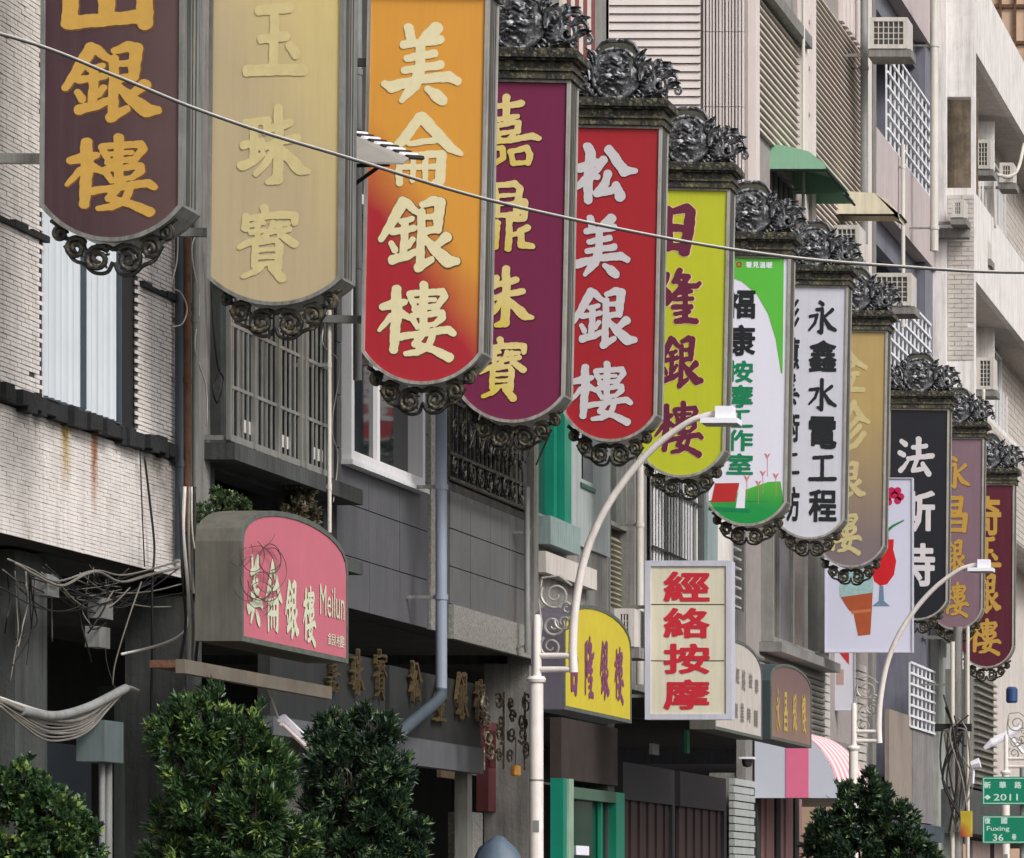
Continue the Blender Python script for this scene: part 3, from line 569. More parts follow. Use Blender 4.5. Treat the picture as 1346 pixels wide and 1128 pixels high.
# ------------------------------------------------------------------ arched fascia boxes (parallel to the street)
def arch_outline(L_, zs, H, n=14):
    pts = [(0, 0), (L_, 0), (L_, zs)]
    for i in range(1, n): a = PI*i/n; pts.append((L_/2+L_/2*math.cos(a), zs+(H-zs)*math.sin(a)**.8))
    return pts+[(0, zs)]
def arch_box(label, pxl, pxr, X, zb, zs, zt, T, fm, sm, tm, chars, cm, thin=False):
    Y0, Y1 = Yat(pxl, X), Yat(pxr, X); L_ = Y1-Y0
    root = thing('arched_fascia_sign', label, 'shop sign', (X, Y0, zb), 'arched fascia boxes over the shop fronts', rot=(0, 0, PI/2))
    O1 = arch_outline(L_, zs-zb, zt-zb)
    MB().prism(O1, lambda u, v: (u, .0, v), lambda u, v: (u, T, v)).build('cabinet', sm, root, local=True)
    t = .03; O2 = [(t+(u/L_)*(L_-2*t), t+v*(1-2*t/(zt-zb))) for u, v in O1]
    MB().ring(O1, O2, lambda u, v: (u, -.014, v), lambda u, v: (u, -.001, v)).build('front_trim', tm, root, local=True)
    MB().prism(O2, lambda u, v: (u, -.008, v), lambda u, v: (u, -.0015, v)).build('sign_face', fm, root, local=True)
    for (ch, px, y0, y1, wpx) in chars:
        Yc = Yat(px, X); sc = F/Yc; hh = (y1-y0)/sc; zc = EYE+(VY-(y0+y1)/2)/sc; ww = Yat(px+wpx/2, X)-Yat(px-wpx/2, X)
        me = brush(ch) if ch in BR else glyph(ch, .0 if len(ch) > 1 else .02)
        put_char(me, cm, root, Yc-Y0, zc-zb, ww, hh, -.0135)
    return root
pink_f = mat('faded pink sign face', (192, 104, 120), rough=.55, mott=.12, scale=3, streak=.2, dirt=(178, 96, 104), grime=.2)
pink_l = mat('weathered pale green white letter', (206, 212, 184), rough=.6, mott=.2, scale=30)
box_grey = mat('mildewed grey box', (96, 94, 86), rough=.8, mott=.25, scale=5, streak=.6, dirt=(54, 60, 52))
moss_trim = mat('mossy grey trim', (92, 98, 90), rough=.8, mott=.4, scale=15)
arch_box('faded pink arched box sign overgrown with bare vines above the left arcade', 315, 455, -6.9, 3.06, 3.62, 3.87, .25, pink_f, box_grey, moss_trim,
    [('美', 332, 728, 822, 21), ('侖', 357, 735, 832, 22), ('銀', 381, 762, 840, 18), ('樓', 404, 770, 850, 17), ('Meilun', 434, 772, 812, 32), ('銀樓', 439, 834, 850, 22)], pink_l)
yel_f = mat('yellow fascia face', (204, 186, 48), rough=.5, mott=.12, scale=5, streak=.12, dirt=(176, 150, 40))
purp_l = mat('purple lettering', (128, 62, 104), rough=.5, mott=.3, scale=30)
lav_side = mat('dull mauve box side', (92, 86, 100), rough=.7, mott=.2, streak=.3)
arch_box('bright yellow arched box sign beside the white lamp post', 740, 828, -6.9, 3.06, 3.66, 3.93, .24, yel_f, lav_side, moss_trim,
    [('日', 753, 858, 914, 9), ('隆', 773, 836, 918, 12), ('銀', 793, 842, 920, 12), ('樓', 812, 850, 926, 12)], purp_l)
wf = mat('aged white fascia face', (196, 188, 182), rough=.6, mott=.15, scale=6, streak=.4, dirt=(130, 120, 110)); grey_l = mat('grey small print', (128, 122, 118), rough=.6, mott=.3, scale=20)
arch_box('greyish white arched box sign with small grey print next to the cream sign', 938, 1000, -6.9, 3.17, 3.78, 4.06, .22, wf, box_grey, moss_trim,
    [(c, px, y0, y1, 4.5) for (c, px, y0, y1) in (('經', 968, 878, 898), ('絡', 976, 880, 908), ('按', 985, 885, 905), ('摩', 993, 892, 912), ('營', 966, 924, 944), ('業', 974, 924, 950), ('時', 983, 930, 950), ('間', 992, 934, 956))], grey_l)
bf = mat('brown fascia face', (134, 108, 96), rough=.6, mott=.1, scale=4, grad=((112, 88, 86), 0, 1, .3, .8)); yl = mat('weak yellow lettering', (196, 168, 84), rough=.6, mott=.3, scale=20)
teal_side = mat('dark teal box side', (48, 62, 66), rough=.6, mott=.2)
arch_box('brown arched box sign with narrow yellow characters above the striped awning', 1012, 1065, -6.9, 3.2, 3.78, 4.0, .24, bf, teal_side, moss_trim,
    [('永', 1021, 905, 962, 5), ('昌', 1031, 910, 962, 5), ('銀', 1043, 912, 964, 6), ('樓', 1055, 912, 966, 6)], yl)
# ================================================================== ground and pavement
lamp_white_p = mat('pale card', (200, 200, 196), rough=.7, mott=.2)
asphalt = mat('asphalt', (62, 62, 63), rough=.95, mott=.25, scale=3, bump=.5, bscale=120)
paving = mat('concrete paving', (128, 124, 118), rough=.9, mott=.2, scale=2, bump=.3)
g = MB().box(-600, 600, -300, 1500, -.3, 0).build('ground', asphalt); g['kind'] = 'structure'
p = MB().box(-13, -5.6, 5, 95, .004, .12).build('pavement', paving); p['kind'] = 'structure'
MB().box(-5.6, -5.45, 5, 95, .004, .13).build('kerb', granite, p, kind='structure')
# ================================================================== building helpers
def zf(py, px, X=XW): return Zat(px, py, X)
def wall_boxes(mb, X0, X1, Y0, Y1, z0, z1, holes=()):
    ys = sorted({Y0, Y1, *[h[0] for h in holes], *[h[1] for h in holes]}); zs = sorted({z0, z1, *[h[2] for h in holes], *[h[3] for h in holes]})
    for a, b in zip(ys[:-1], ys[1:]):
        run = None
        for c, d in zip(zs[:-1], zs[1:]):
            my, mz = (a+b)/2, (c+d)/2
            if any(h[0] < my < h[1] and h[2] < mz < h[3] for h in holes):
                if run: mb.box(X0, X1, a, b, *run); run = None
            else: run = (run[0] if run else c, d)
        if run: mb.box(X0, X1, a, b, *run)
    return mb
def tiles(parent, X, Y0, Y1, z0, z1, tl, th, m, holes=(), proud=.012, gap=.0035, miss=.01, bond=.5, name='tile_cladding', axis='y', Yf=None):
    """a skin of separate glazed tiles; on a facade (axis y) or on a wall facing the camera (axis x, at Yf)"""
    nz = int((z1-z0)/th); vs = []; fs = []
    for r in range(nz):
        za = z0+r*th+gap/2; zb = za+th-gap; off = (r % 2)*tl*bond; y = Y0-off
        while y < Y1:
            a = max(Y0, y)+gap/2; b = min(Y1, y+tl)-gap/2; y += tl
            if b-a < gap*2: continue
            my, mz = (a+b)/2, (za+zb)/2
            if random.random() < miss or any(h[0] < my < h[1] and h[2] < mz < h[3] for h in holes): continue
            d = proud*(.75+random.random()*.5); dd = random.gauss(0, .0012); o = len(vs)
            if axis == 'y': vs += [(X, a, za), (X, b, za), (X, b, zb), (X, a, zb), (X+d, a, za), (X+d+dd, b, za), (X+d+dd, b, zb), (X+d, a, zb)]
            else: vs += [(b, Yf, za), (a, Yf, za), (a, Yf, zb), (b, Yf, zb), (b, Yf-d, za), (a, Yf-d-dd, za), (a, Yf-d-dd, zb), (b, Yf-d, zb)]
            fs += [(o+4, o+5, o+6, o+7), (o, o+1, o+5, o+4), (o+1, o+2, o+6, o+5), (o+2, o+3, o+7, o+6), (o+3, o, o+4, o+7)]
    mb = MB(); mb.add(vs, fs); ob = mb.build(name, m, parent); ob['kind'] = 'stuff'; return ob
def window(parent, X, Y0, Y1, z0, z1, fm=alu_white, gm=dark_glass, n=2, fw=.05, name='window', dep=.08):
    fr = MB()
    fr.box(X, X+dep, Y0, Y1, z0, z0+fw).box(X, X+dep, Y0, Y1, z1-fw, z1).box(X, X+dep, Y0, Y0+fw, z0+fw, z1-fw).box(X, X+dep, Y1-fw, Y1, z0+fw, z1-fw)
    w_ = fr.build(name, fm, parent)
    L_ = (Y1-Y0-2*fw)/n
    for i in range(n):
        a = Y0+fw+i*L_
        MB().box(X+.022, X+.03, a+.003, a+L_-.003, z0+fw, z1-fw).build('pane', gm, w_)
        if i: MB().box(X+.01, X+.06, a-fw/2, a+fw/2, z0+fw, z1-fw).build('mullion', fm, w_)
    return w_
def shell(root, Y0, Y1, z0, z1, m, holes, thick=.2, X=XW, roof=True, back=-13.0, side=None):
    wall_boxes(MB(), X-thick, X, Y0, Y1, z0, z1, holes).build('wall', m, root)
    MB().box(back, X-thick-.001, Y0, Y0+.12, z0+.2, z1).build('side_wall', side or m, root); MB().box(back, X-thick-.001, Y1-.12, Y1, z0+.2, z1).build('side_wall', side or m, root)
    MB().box(back, X-thick-.01, Y0+.12, Y1-.12, z0, z0+.18).build('floor_slab', dark_conc, root)
    if roof: MB().box(back, X+.1, Y0-.001, Y1+.001, z1, z1+.15).build('roof', grey_conc, root)
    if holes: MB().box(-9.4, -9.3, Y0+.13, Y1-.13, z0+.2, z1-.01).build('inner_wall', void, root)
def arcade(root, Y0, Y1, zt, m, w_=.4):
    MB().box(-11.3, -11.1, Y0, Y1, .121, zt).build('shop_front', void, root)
    MB().box(XW-.4, XW-.02, Y0+.02, Y0+w_, .121, zt).build('pillar', m, root)
def stained(base, name, spots):
    m = base.copy(); m.name = name; t = m.node_tree; N = t.nodes; L = t.links; b = N['Principled BSDF']; src = b.inputs['Base Color'].links[0].from_socket
    g = N.new('ShaderNodeNewGeometry'); sx = N.new('ShaderNodeSeparateXYZ'); L.new(g.outputs['Position'], sx.inputs[0]); nz = N.new('ShaderNodeTexNoise'); nz.inputs['Scale'].default_value = 14; nz.inputs['Detail'].default_value = 6; L.new(g.outputs['Position'], nz.inputs['Vector'])
    def M_(op, a, c=None, d=None):
        n = N.new('ShaderNodeMath'); n.operation = op
        for i, v in enumerate((a, c, d)):
            if v is None: continue
            if isinstance(v, (int, float)): n.inputs[i].default_value = v
            else: L.new(v, n.inputs[i])
        return n.outputs[0]
    for (yc, wd, zt, ln, col, st) in spots:
        a = M_('MAXIMUM', M_('SUBTRACT', 1.0, M_('DIVIDE', M_('ABSOLUTE', M_('SUBTRACT', sx.outputs[1], yc)), wd)), 0.0)
        k = M_('MAXIMUM', M_('SUBTRACT', 1.0, M_('DIVIDE', M_('SUBTRACT', zt, sx.outputs[2]), ln)), 0.0)
        f = M_('MULTIPLY', M_('MULTIPLY', M_('POWER', a, .6), M_('MINIMUM', k, .9)), M_('MULTIPLY', nz.outputs[0], st)); f = M_('MINIMUM', f, 1.0)
        x = N.new('ShaderNodeMix'); x.data_type = 'RGBA'; L.new(f, x.inputs[0]); L.new(src, x.inputs[6]); x.inputs[7].default_value = (*lin(col), 1); src = x.outputs[2]
    L.new(src, b.inputs['Base Color']); return m
tile_rust = stained(tile_white, 'white tile with rust washes', [(Yat(84), .09, 4.29, .42, (176, 150, 84), 2.6), (Yat(122), .06, 4.27, .5, (150, 96, 60), 3.0), (Yat(60), .25, 4.3, .16, (120, 112, 104), 2.2), (Yat(205), .3, 4.25, .5, (120, 112, 104), 1.6), (Yat(30), .3, 4.3, .9, (130, 122, 116), 1.5)])
# ================================================================== 1: white tiled building, far left
Y0, Y1 = 17.5, Yat(237); ZB = 3.58; Zl = 4.30
r1 = thing('tiled_building', 'white narrow-tiled building with a tall curtained window, at the far left', 'building', (XW-.2, (Y0+Y1)/2, .12))
wy0, wy1 = Yat(52), Yat(178); wz0 = Zl+.09; wz1 = 6.35
shell(r1, Y0, Y1, ZB, 11, grout, [(wy0, wy1, wz0, wz1)], side=grey_conc)
tiles(r1, XW+.001, Y0, Y1, ZB, Zl-.005, .105, .0225, tile_rust, proud=.008, miss=.0012, gap=.0028)
tiles(r1, XW+.001, Y0, Y1, Zl+.075, 9.4, .105, .0258, tile_white, [(wy0-.01, wy1+.01, wz0-.02, wz1)], proud=.009, miss=.002, gap=.005)
lb = MB(); y = Y0
while y < Y1-.02:
    l = random.uniform(.05, .16); e = min(Y1, y+l); lb.box(XW, XW+.05+random.random()*.045, y, e-.002, Zl-.006-random.random()*.03, Zl+.055+random.random()*.03); y = e
lb.build('weathered_ledge', black_ledge, r1, kind='stuff')
lb = MB(); zz = 5.26; y = Y0
while y < Yat(238):
    l = random.uniform(.05, .2); e = y+l
    if not (wy0-.02 < y < wy1+.02): lb.box(XW+.002, XW+.028+random.random()*.012, y, e-.002, zz-.01, zz+.012+random.random()*.02)
    y = e
lb.build('broken_tile_course', black_ledge, r1, kind='stuff')
cur = mat('pale grey blue curtain', (190, 196, 202), rough=.75, mott=.08, scale=3)
c1, c2 = wy0+.02, Yat(156)
vs = []; n = 90
for i in range(n+1):
    y = c1+(c2-c1)*i/n; x = XW-.012+.009*math.sin(i*.9)+.005*math.sin(i*2.3+1)
    vs += [(x, y, wz0+.02), (x, y, wz1)]
m_ = MB(); m_.add(vs, [(2*i, 2*i+2, 2*i+3, 2*i+1) for i in range(n)]); wn = window(r1, XW-.03, wy0, Yat(158), wz0, wz1, fm=pipe_dark, gm=blue_glass, n=2, fw=.010, dep=.04)
for ch in list(wn.children):
    if ch.name.startswith('pane'): bpy.data.objects.remove(ch)
m_.build('curtain', cur, wn, smooth='all')
MB().box(XW-.16, XW-.01, Yat(158), wy1, wz0, wz1).build('open_sash', cable_black, r1)
arcade(r1, Y0, Y1, ZB, dark_conc, .3)
# rust stains are thin washed bands on the tiles
stain = mat('rust wash', (176, 130, 92), rough=.6, mott=.3, scale=20)
# ================================================================== 2: recessed balcony building with security grille
Y0, Y1 = Yat(248), Yat(437)
r2 = thing('balcony_building', 'narrow dark concrete building behind the khaki sign, with barred balcony', 'building', (XW-.2, (Y0+Y1)/2, .12))
h2 = [(Yat(297), Yat(437)-.12, 4.46, 6.2), (Yat(272), Yat(290), 4.53, 6.2), (Yat(282), Yat(425), 3.96, 4.32)]
shell(r2, Y0, Y1, 3.5, 11.5, dark_conc, h2)
MB().box(XW-.02, XW+.22, Yat(262), Y1-.02, 4.35, 4.455).build('balcony_slab', dark_conc, r2)
MB().box(XW-.34, XW-.3, Yat(297), Y1-.12, 4.46, 6.2).build('rear_glazing', mat('dark recess shade', (30, 33, 34), rough=.8, mott=.4), r2)  # shade of the recess behind the bars, put into this sheet's dark colour
MB().box(XW-.19, XW-.11, Yat(272), Yat(290), 4.53, 4.6).build('window_frame', alu_white, r2); MB().box(XW-.19, XW-.11, Yat(272), Yat(290), 5.3, 5.34).build('window_frame', alu_white, r2)
MB().box(XW-.3, XW-.24, Yat(272), Yat(290), 4.53, 6.2).build('pane', blue_glass, r2)
MB().box(XW-.2, XW+.03, Yat(248), Yat(270), 3.5, 9).build('edge_pillar', grey_conc, r2)
MB().box(XW, XW+.3, Yat(270), Yat(420), 3.84, 3.93).build('planter_shelf', dark_conc, r2)
arcade(r2, Y0, Y1, 3.5, dark_conc, .3)
gy0, gy1 = Yat(300, -7.72), Yat(434, -7.72)
gr = thing('security_grille', 'grey barred security grille over the recessed balcony below the khaki sign', 'window grille', (-7.72, (gy0+gy1)/2, 4.47))
for zz, th in ((4.47, .03), (4.50, .012), (4.80, .022), (5.19, .022), (5.75, .022)): MB().box(-7.73, -7.715, gy0, gy1, zz, zz+th).build('rail', steel_bar, gr)
n = 22
for i in range(n+1):
    y = gy0+(gy1-gy0)*i/n; big = i in (0, 5, 10, 15, 16, 22); dx = random.uniform(-.002, .002)
    MB().box(-7.729+dx, (-7.70 if big else -7.718)+dx, y-(.014 if big else .008), y+(.014 if big else .008), 4.47, 5.78).build('bar', steel_bar if not big else alu, gr)
for k in range(3): MB().box(-7.74, -7.732, gy0+.3+k*.75, gy0+.5+k*.75, 4.56, 4.64).build('hung_card', lamp_white_p, gr)
MB().box(-7.95, -7.735, gy0+.9, gy0+1.15, 4.47, 4.52).build('shoe_shelf', rust, gr)
MB().box(-7.88, -7.735, gy0, gy0+.02, 4.47, 4.50).build('bracket', steel_bar, gr); MB().box(-7.88, -7.735, gy1-.02, gy1, 4.47, 4.50).build('bracket', steel_bar, gr)
for i in range(5):
    y = gy0+.25+i*.55; MB().box(XW-.2, XW-.19, y, y+.05, 4.5, 6.1).build('inner_sash', alu, r2)
# ================================================================== 3: grey panelled building
Y0, Y1 = Yat(437), Yat(697); ZB3 = 3.66
r3 = thing('grey_panelled_building', 'dark grey stone-panelled building with a white framed window and barred balcony', 'building', (XW-.2, (Y0+Y1)/2, .12))
a0, a1, a2 = Y0+.05, Yat(560), Yat(588)
wz0_, wz1_ = 4.69, 6.6
h3 = [(Yat(447), Yat(545), wz0_, wz1_), (Yat(590), Yat(688), 4.85, 6.6)]
shell(r3, Y0, Y1, ZB3, 12, grout, h3, side=grey_conc)
def panels(root, ya, yb, za, zb, nw, nh, m, holes=(), gap=.008, X=XW, name='stone_panel'):
    base = None
    for i in range(nw):
        for j in range(nh):
            y0_, y1_ = ya+(yb-ya)*i/nw+gap/2, ya+(yb-ya)*(i+1)/nw-gap/2; z0_, z1_ = za+(zb-za)*j/nh+gap/2, za+(zb-za)*(j+1)/nh-gap/2
            segs = [(y0_, y1_, z0_, z1_)]
            for hy0, hy1, hz0, hz1 in holes:
                ns = []
                for (p0, p1, q0, q1) in segs:
                    if p1 <= hy0 or p0 >= hy1 or q1 <= hz0 or q0 >= hz1: ns.append((p0, p1, q0, q1)); continue
                    if p0 < hy0: ns.append((p0, hy0, q0, q1))
                    if p1 > hy1: ns.append((hy1, p1, q0, q1))
                    if q0 < hz0: ns.append((max(p0, hy0), min(p1, hy1), q0, hz0))
                    if q1 > hz1: ns.append((max(p0, hy0), min(p1, hy1), hz1, q1))
                segs = ns
            segs = [s_ for s_ in segs if s_[1]-s_[0] > .02 and s_[3]-s_[2] > .02]
            if segs:
                mb = MB(); d = .018+random.random()*.004
                for s_ in segs: mb.box(X+.001, X+d, *s_)
                mb.build(name, m, root)
panels(r3, Y0+.03, a1, ZB3, ZB3+2.94, 3, 8, slate_panel, [(h3[0][0]-.03, h3[0][1]+.03, h3[0][2]-.03, 9)])
panels(r3, a2, Yat(690), ZB3+.24, ZB3+1.12, 4, 3, slate_panel2)
MB().box(XW+.001, XW+.05, a2, Yat(690), ZB3-.03, ZB3+.235).build('granite_band', granite, r3)
panels(r3, Yat(672), Yat(690), ZB3+1.2, ZB3+2.8, 1, 4, slate_panel2)
MB().box(XW+.001, XW+.035, a1+.01, Yat(570), ZB3, 7.2).build('granite_strip', granite, r3)
MB().box(XW-.01, XW+.012, Yat(570)+.01, a2-.01, ZB3, 7.2).build('shadow_gap_panel', dark_conc, r3)
MB().box(XW-.02, XW+.07, Yat(691), Y1, ZB3-.02, 7.2).build('edge_pillar', grey_conc, r3)
w3 = window(r3, XW-.06, h3[0][0], h3[0][1], wz0_, wz1_, n=2, fw=.07, dep=.14)
MB().box(XW+.0, XW+.045, Yat(547), Yat(549), wz0_-.03, wz1_).build('sill_upstand', alu_white, w3)
MB().box(XW-.02, XW+.1, h3[0][0]-.04, h3[0][1]+.05, wz0_-.035, wz0_-.001).build('sill', alu_white, w3)
cur2 = mat('pale drape', (178, 186, 186), rough=.8, mott=.1)
MB().box(XW-.2, XW-.17, Yat(526), Yat(543), wz0_+.07, wz1_).build('drape', cur2, w3)
MB().box(XW-.3, XW-.25, Yat(590), Yat(688), 4.98, 6.6).build('rear_glazing', dark_glass, r3)
arcade(r3, Y0, Y1, ZB3, granite, .32)
gy0, gy1 = Yat(590, -7.75), Yat(688, -7.75)
gr = thing('ornate_balcony_grille', 'dark ornate iron balcony grille above the mid grey panels, beneath the purple sign', 'window grille', (-7.75, (gy0+gy1)/2, 4.81))
for zz in (4.81, 5.0, 5.4, 5.8): MB().box(-7.77, -7.74, gy0, gy1, zz, zz+.025).build('rail', iron_black, gr)
for i in range(19):
    y = gy0+(gy1-gy0)*i/18; MB().box(-7.765, -7.75, y-.007, y+.007, 4.815, 5.8).build('bar', iron_black, gr)
for i in range(9):
    y = gy0+(gy1-gy0)*(i+.5)/9; mb = MB()
    for zc_ in (4.92, 5.2, 5.6): mb = MB(); mb.tube([(-7.735, y+(.09-.07*t/14)*math.cos(t*.75+i), zc_+(.09-.07*t/14)*math.sin(t*.75+i)) for t in range(15)], .009, 5); mb.build('iron_scroll', iron_black, gr)
fr3 = thing('folded_shade_frame', 'dark folded metal shade frame leaning above the ornate balcony rail', 'shade frame', (-7.6, (gy0+gy1)/2, 5.0))
for i in range(7):
    y = gy0+.1+(gy1-gy0-.2)*i/6; MB().tube([(-7.62, y, 5.05+.02*i), (-7.6, y+.35, 5.45), (-7.66, y+.5, 5.6)], .008, 5).build('strut', iron_black, fr3)
# ================================================================== 4: green-framed window building
Y0, Y1 = Yat(698), Yat(800)
r4 = thing('green_window_building', 'grey building with teal green window frames between the purple and red signs', 'building', (XW-.2, (Y0+Y1)/2, .12))
h4 = [(Yat(704), Yat(741), 4.9, 6.9), (Yat(744), Yat(798), 4.85, 6.9)]
shell(r4, Y0, Y1, 3.6, 12, grey_conc, h4)
MB().box(XW-.1, XW-.04, Yat(704), Yat(722), 4.9, 6.6).build('green_shutter', green_dark, r4)
MB().box(XW-.05, XW+.04, Yat(722), Yat(726), 4.9, 6.6).build('green_frame', green_frame, r4); MB().box(XW-.05, XW+.1, Yat(727), Yat(736), 4.85, 6.6).build('green_frame', green_frame, r4)
MB().box(XW-.05, XW+.14, Yat(702), Yat(742), 4.62, 4.86).build('sill_band', mat('pale teal sill', (140, 160, 158), rough=.6, mott=.2, streak=.4), r4)
MB().box(XW-.02, XW+.1, Yat(702), Yat(770), 4.38, 4.56).build('lower_band', pale_conc, r4)
wd_ = mat('pale blue grey painted panel', (164, 172, 172), rough=.6, mott=.12, streak=.3)
wall_boxes(MB(), XW-.06, XW+.03, Yat(742), Yat(797), 4.75, 6.0, [(Yat(760), Yat(775), 5.35, 5.8)]).build('painted_panel', wd_, r4)
MB().box(XW+.031, XW+.045, Yat(758), Yat(777), 5.27, 5.31).build('slot_trim', green_dark, r4)
tb = mat('cream wall strip', (214, 204, 196), mott=.1, streak=.3); tr_ = mat('brick red wall strip', (134, 66, 62), mott=.25, streak=.4)
for i in range(8):
    y = Yat(735)+(Yat(778)-Yat(735))*i/8; MB().box(XW+.001, XW+.03, y, y+.15, 7.2, 12).build('wall_strip', tr_ if i % 2 else tb, r4)
MB().box(-13, XW, Y1-.1, Y1+.02, 8.9, 12).build('end_wall', tb, r4)
arcade(r4, Y0, Y1, 3.6, grey_conc, .3)
# ================================================================== 5: low building with slatted front
Y0, Y1 = Yat(801), Yat(979)
r5 = thing('low_slatted_building', 'low building with white vertical window slats and dark framed windows', 'building', (XW-.2, (Y0+Y1)/2, .12))
h5 = [(Yat(803), Yat(834), 4.3, 6.3), (Yat(850), Yat(914), 4.6, 6.6), (Yat(960), Yat(978), 4.75, 6.0)]
shell(r5, Y0, Y1, 3.6, 8.7, grey_conc, h5, side=pale_conc)
wall_boxes(MB(), XW-.26, XW-.2, Yat(803), Yat(834), 4.3, 6.3).build('inner_panel', mat('ochre grey louvre', (122, 118, 102), mott=.3, streak=.5), r5)
window(r5, XW-.15, Yat(803), Yat(834), 5.1, 6.3, fm=steel_bar, gm=glass_mat('bluish brown pane', (96, 104, 100)), n=3, fw=.04)
mb = thing('louvre_grille', 'tan louvred panel low beside the white downpipe', 'louvre', (XW-.1, Yat(818), 4.3))
for i in range(14): MB().hexa([(XW-.12, Yat(805), 4.32+i*.05), (XW-.12, Yat(832), 4.32+i*.05), (XW-.1, Yat(832), 4.33+i*.05), (XW-.1, Yat(805), 4.33+i*.05)], [(XW-.16, Yat(805), 4.36+i*.05), (XW-.16, Yat(832), 4.36+i*.05), (XW-.14, Yat(832), 4.37+i*.05), (XW-.14, Yat(805), 4.37+i*.05)]).build('slat', mat('tan slat', (150, 144, 122), mott=.2), mb)
sl = thing('slatted_window_screen', 'screen of tall white vertical slats between the yellow sign and the cream sign', 'window grille', (XW+.03, Yat(880), 4.5))
n = 17; ya, yb = Yat(850), Yat(914)
for i in range(n):
    y = ya+(yb-ya)*i/n; MB().box(XW+.03, XW+.04, y+.01, y+(yb-ya)/n*.45, 4.5, 6.6).build('slat', alu_white if i % 5 else steel_bar, sl)
for zz in (5.0, 5.62, 6.2): MB().box(XW+.052, XW+.07, ya, yb, zz, zz+.022).build('rail', iron_black, sl)
tealw = mat('grey teal painted strip', (138, 154, 154), rough=.6, mott=.1, streak=.3)
MB().box(XW, XW+.03, Yat(915), Yat(922), 3.6, 8).build('dark_strip', dark_conc, r5); MB().box(XW+.001, XW+.06, Yat(922.5), Yat(936), 3.6, 8).build('painted_strip', tealw, r5)
MB().box(XW+.001, XW+.05, Yat(937), Yat(958), 3.8, 6.2).build('white_panel', tile_white, r5)
for i in range(12):
    z = 4.78+i*.105; MB().box(XW-.12, XW-.02, Yat(961), Yat(977), z, z+.022).build('louvre_blade', alu_white, r5)
arcade(r5, Y0, Y1, 3.6, dark_conc, .3)
# ================================================================== 6: tall pinkish tiled tower
Yt0, Yt1 = Yat(980), Yat(1141)
rib_t = mat('pinkish ribbed cladding', (214, 204, 200), rough=.6, mott=.08, scale=3, streak=.12, dirt=(150, 140, 134))
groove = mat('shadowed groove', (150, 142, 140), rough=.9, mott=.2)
rt = thing('ribbed_tower', 'tall pinkish white tower with horizontal siding and a vertically ribbed corner', 'building', (XW-2, (Yt0+Yt1)/2, .12))
ZT = 24
h6 = [(Yat(1012), Yat(1046), 8.0, 10.0), (Yat(1096), Yat(1140), 8.0, 9.0), (Yat(1000), Yat(1075), 4.5, 6.6)]
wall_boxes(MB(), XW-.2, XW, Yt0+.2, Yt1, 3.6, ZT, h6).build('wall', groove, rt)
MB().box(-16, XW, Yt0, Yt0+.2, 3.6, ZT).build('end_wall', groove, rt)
MB().box(-16, -15.8, Yt0+.2, Yt1, 3.6, ZT).build('rear_wall', pale_conc, rt)
MB().box(-15.8, XW-.2, Yt0+.2, Yt1, ZT-.2, ZT).build('roof', grey_conc, rt)
MB().box(-15.8, XW-.2, Yt0+.2, Yt1, 3.6, 3.8).build('floor_slab', dark_conc, rt)
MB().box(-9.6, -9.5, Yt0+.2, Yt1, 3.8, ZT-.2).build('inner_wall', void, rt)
s_ = F/Yt0; xr0 = -(VX-925)/s_; xr1 = XW
z = 7.5
while z < 13.5:       # horizontal boards of the end wall
    MB().hexa([(-14, Yt0-.045, z), (xr0-.03, Yt0-.045, z), (xr0-.03, Yt0-.002, z+.003), (-14, Yt0-.002, z+.003)], [(-14, Yt0-.022, z+.083), (xr0-.03, Yt0-.022, z+.083), (xr0-.03, Yt0-.002, z+.083), (-14, Yt0-.002, z+.083)]).build('siding_board', rib_t, rt)
    z += .0905
nr = 13
for i in range(nr):   # ribs of the corner, in segments with joints
    x = xr0+(xr1-xr0)*i/nr
    for k in range(8):
        z0_ = 7.0+k*.82; MB().box(x+.006, x+(xr1-xr0)/nr*(.8 if i % 3 else .62), Yt0-.05-.012*(i % 2), Yt0-.001, z0_, z0_+.812).build('rib', rib_t, rt)
tower_t = mat('beige ridged tile', (200, 190, 180), rough=.6, mott=.12, scale=3, streak=.25, dirt=(130, 120, 110))
def ridged(Ya, Yb, za, zb, pitch, nm='ridged_tile_panel'):
    mb = MB(); z = za
    while z < zb-.01:
        mb.hexa([(XW+.055, Ya, z), (XW+.055, Yb, z), (XW+.001, Yb, z), (XW+.001, Ya, z)], [(XW+.02, Ya, z+pitch*.8), (XW+.02, Yb, z+pitch*.8), (XW+.001, Yb, z+pitch*.8), (XW+.001, Ya, z+pitch*.8)]); z += pitch
    o = mb.build(nm, tower_t, rt); o['kind'] = 'stuff'; return o
ridged(Yat(984), Yat(1046), 10.15, 11.65, .085); MB().box(XW, XW+.16, Yat(983), Yat(1050), 11.66, 11.8).build('lintel', grey_conc, rt)
ridged(Yat(1064), Yat(1129), 8.95, 12.6, .075)
for px in (983, 1048, 1058, 1132): MB().box(XW+.001, XW+.09, Yat(px), Yat(px+5), 7.5, 15).build('pilaster', rib_t, rt)
MB().box(XW+.001, XW+.03, Yat(1053), Yat(1058), 7.5, 15).build('recess_strip', pale_conc, rt)
for i in range(10):
    z = 8.2+i*.55; MB().box(XW+.031, XW+.06, Yat(1053), Yat(1058), z, z+.04).build('ledge', grey_conc, rt)
for i in range(6):
    px = 1102+i*5; MB().box(XW+.001, XW+.06, Yat(px), Yat(px+3.3), 12.65, 15).build('rib', rib_t, rt)
window(rt, XW-.1, *h6[0][:2], 8.0, 10.0, fm=alu, gm=dark_glass, n=5, fw=.03)
window(rt, XW-.1, *h6[1][:2], 8.0, 9.0, fm=alu_white, gm=dark_glass, n=2, fw=.05)
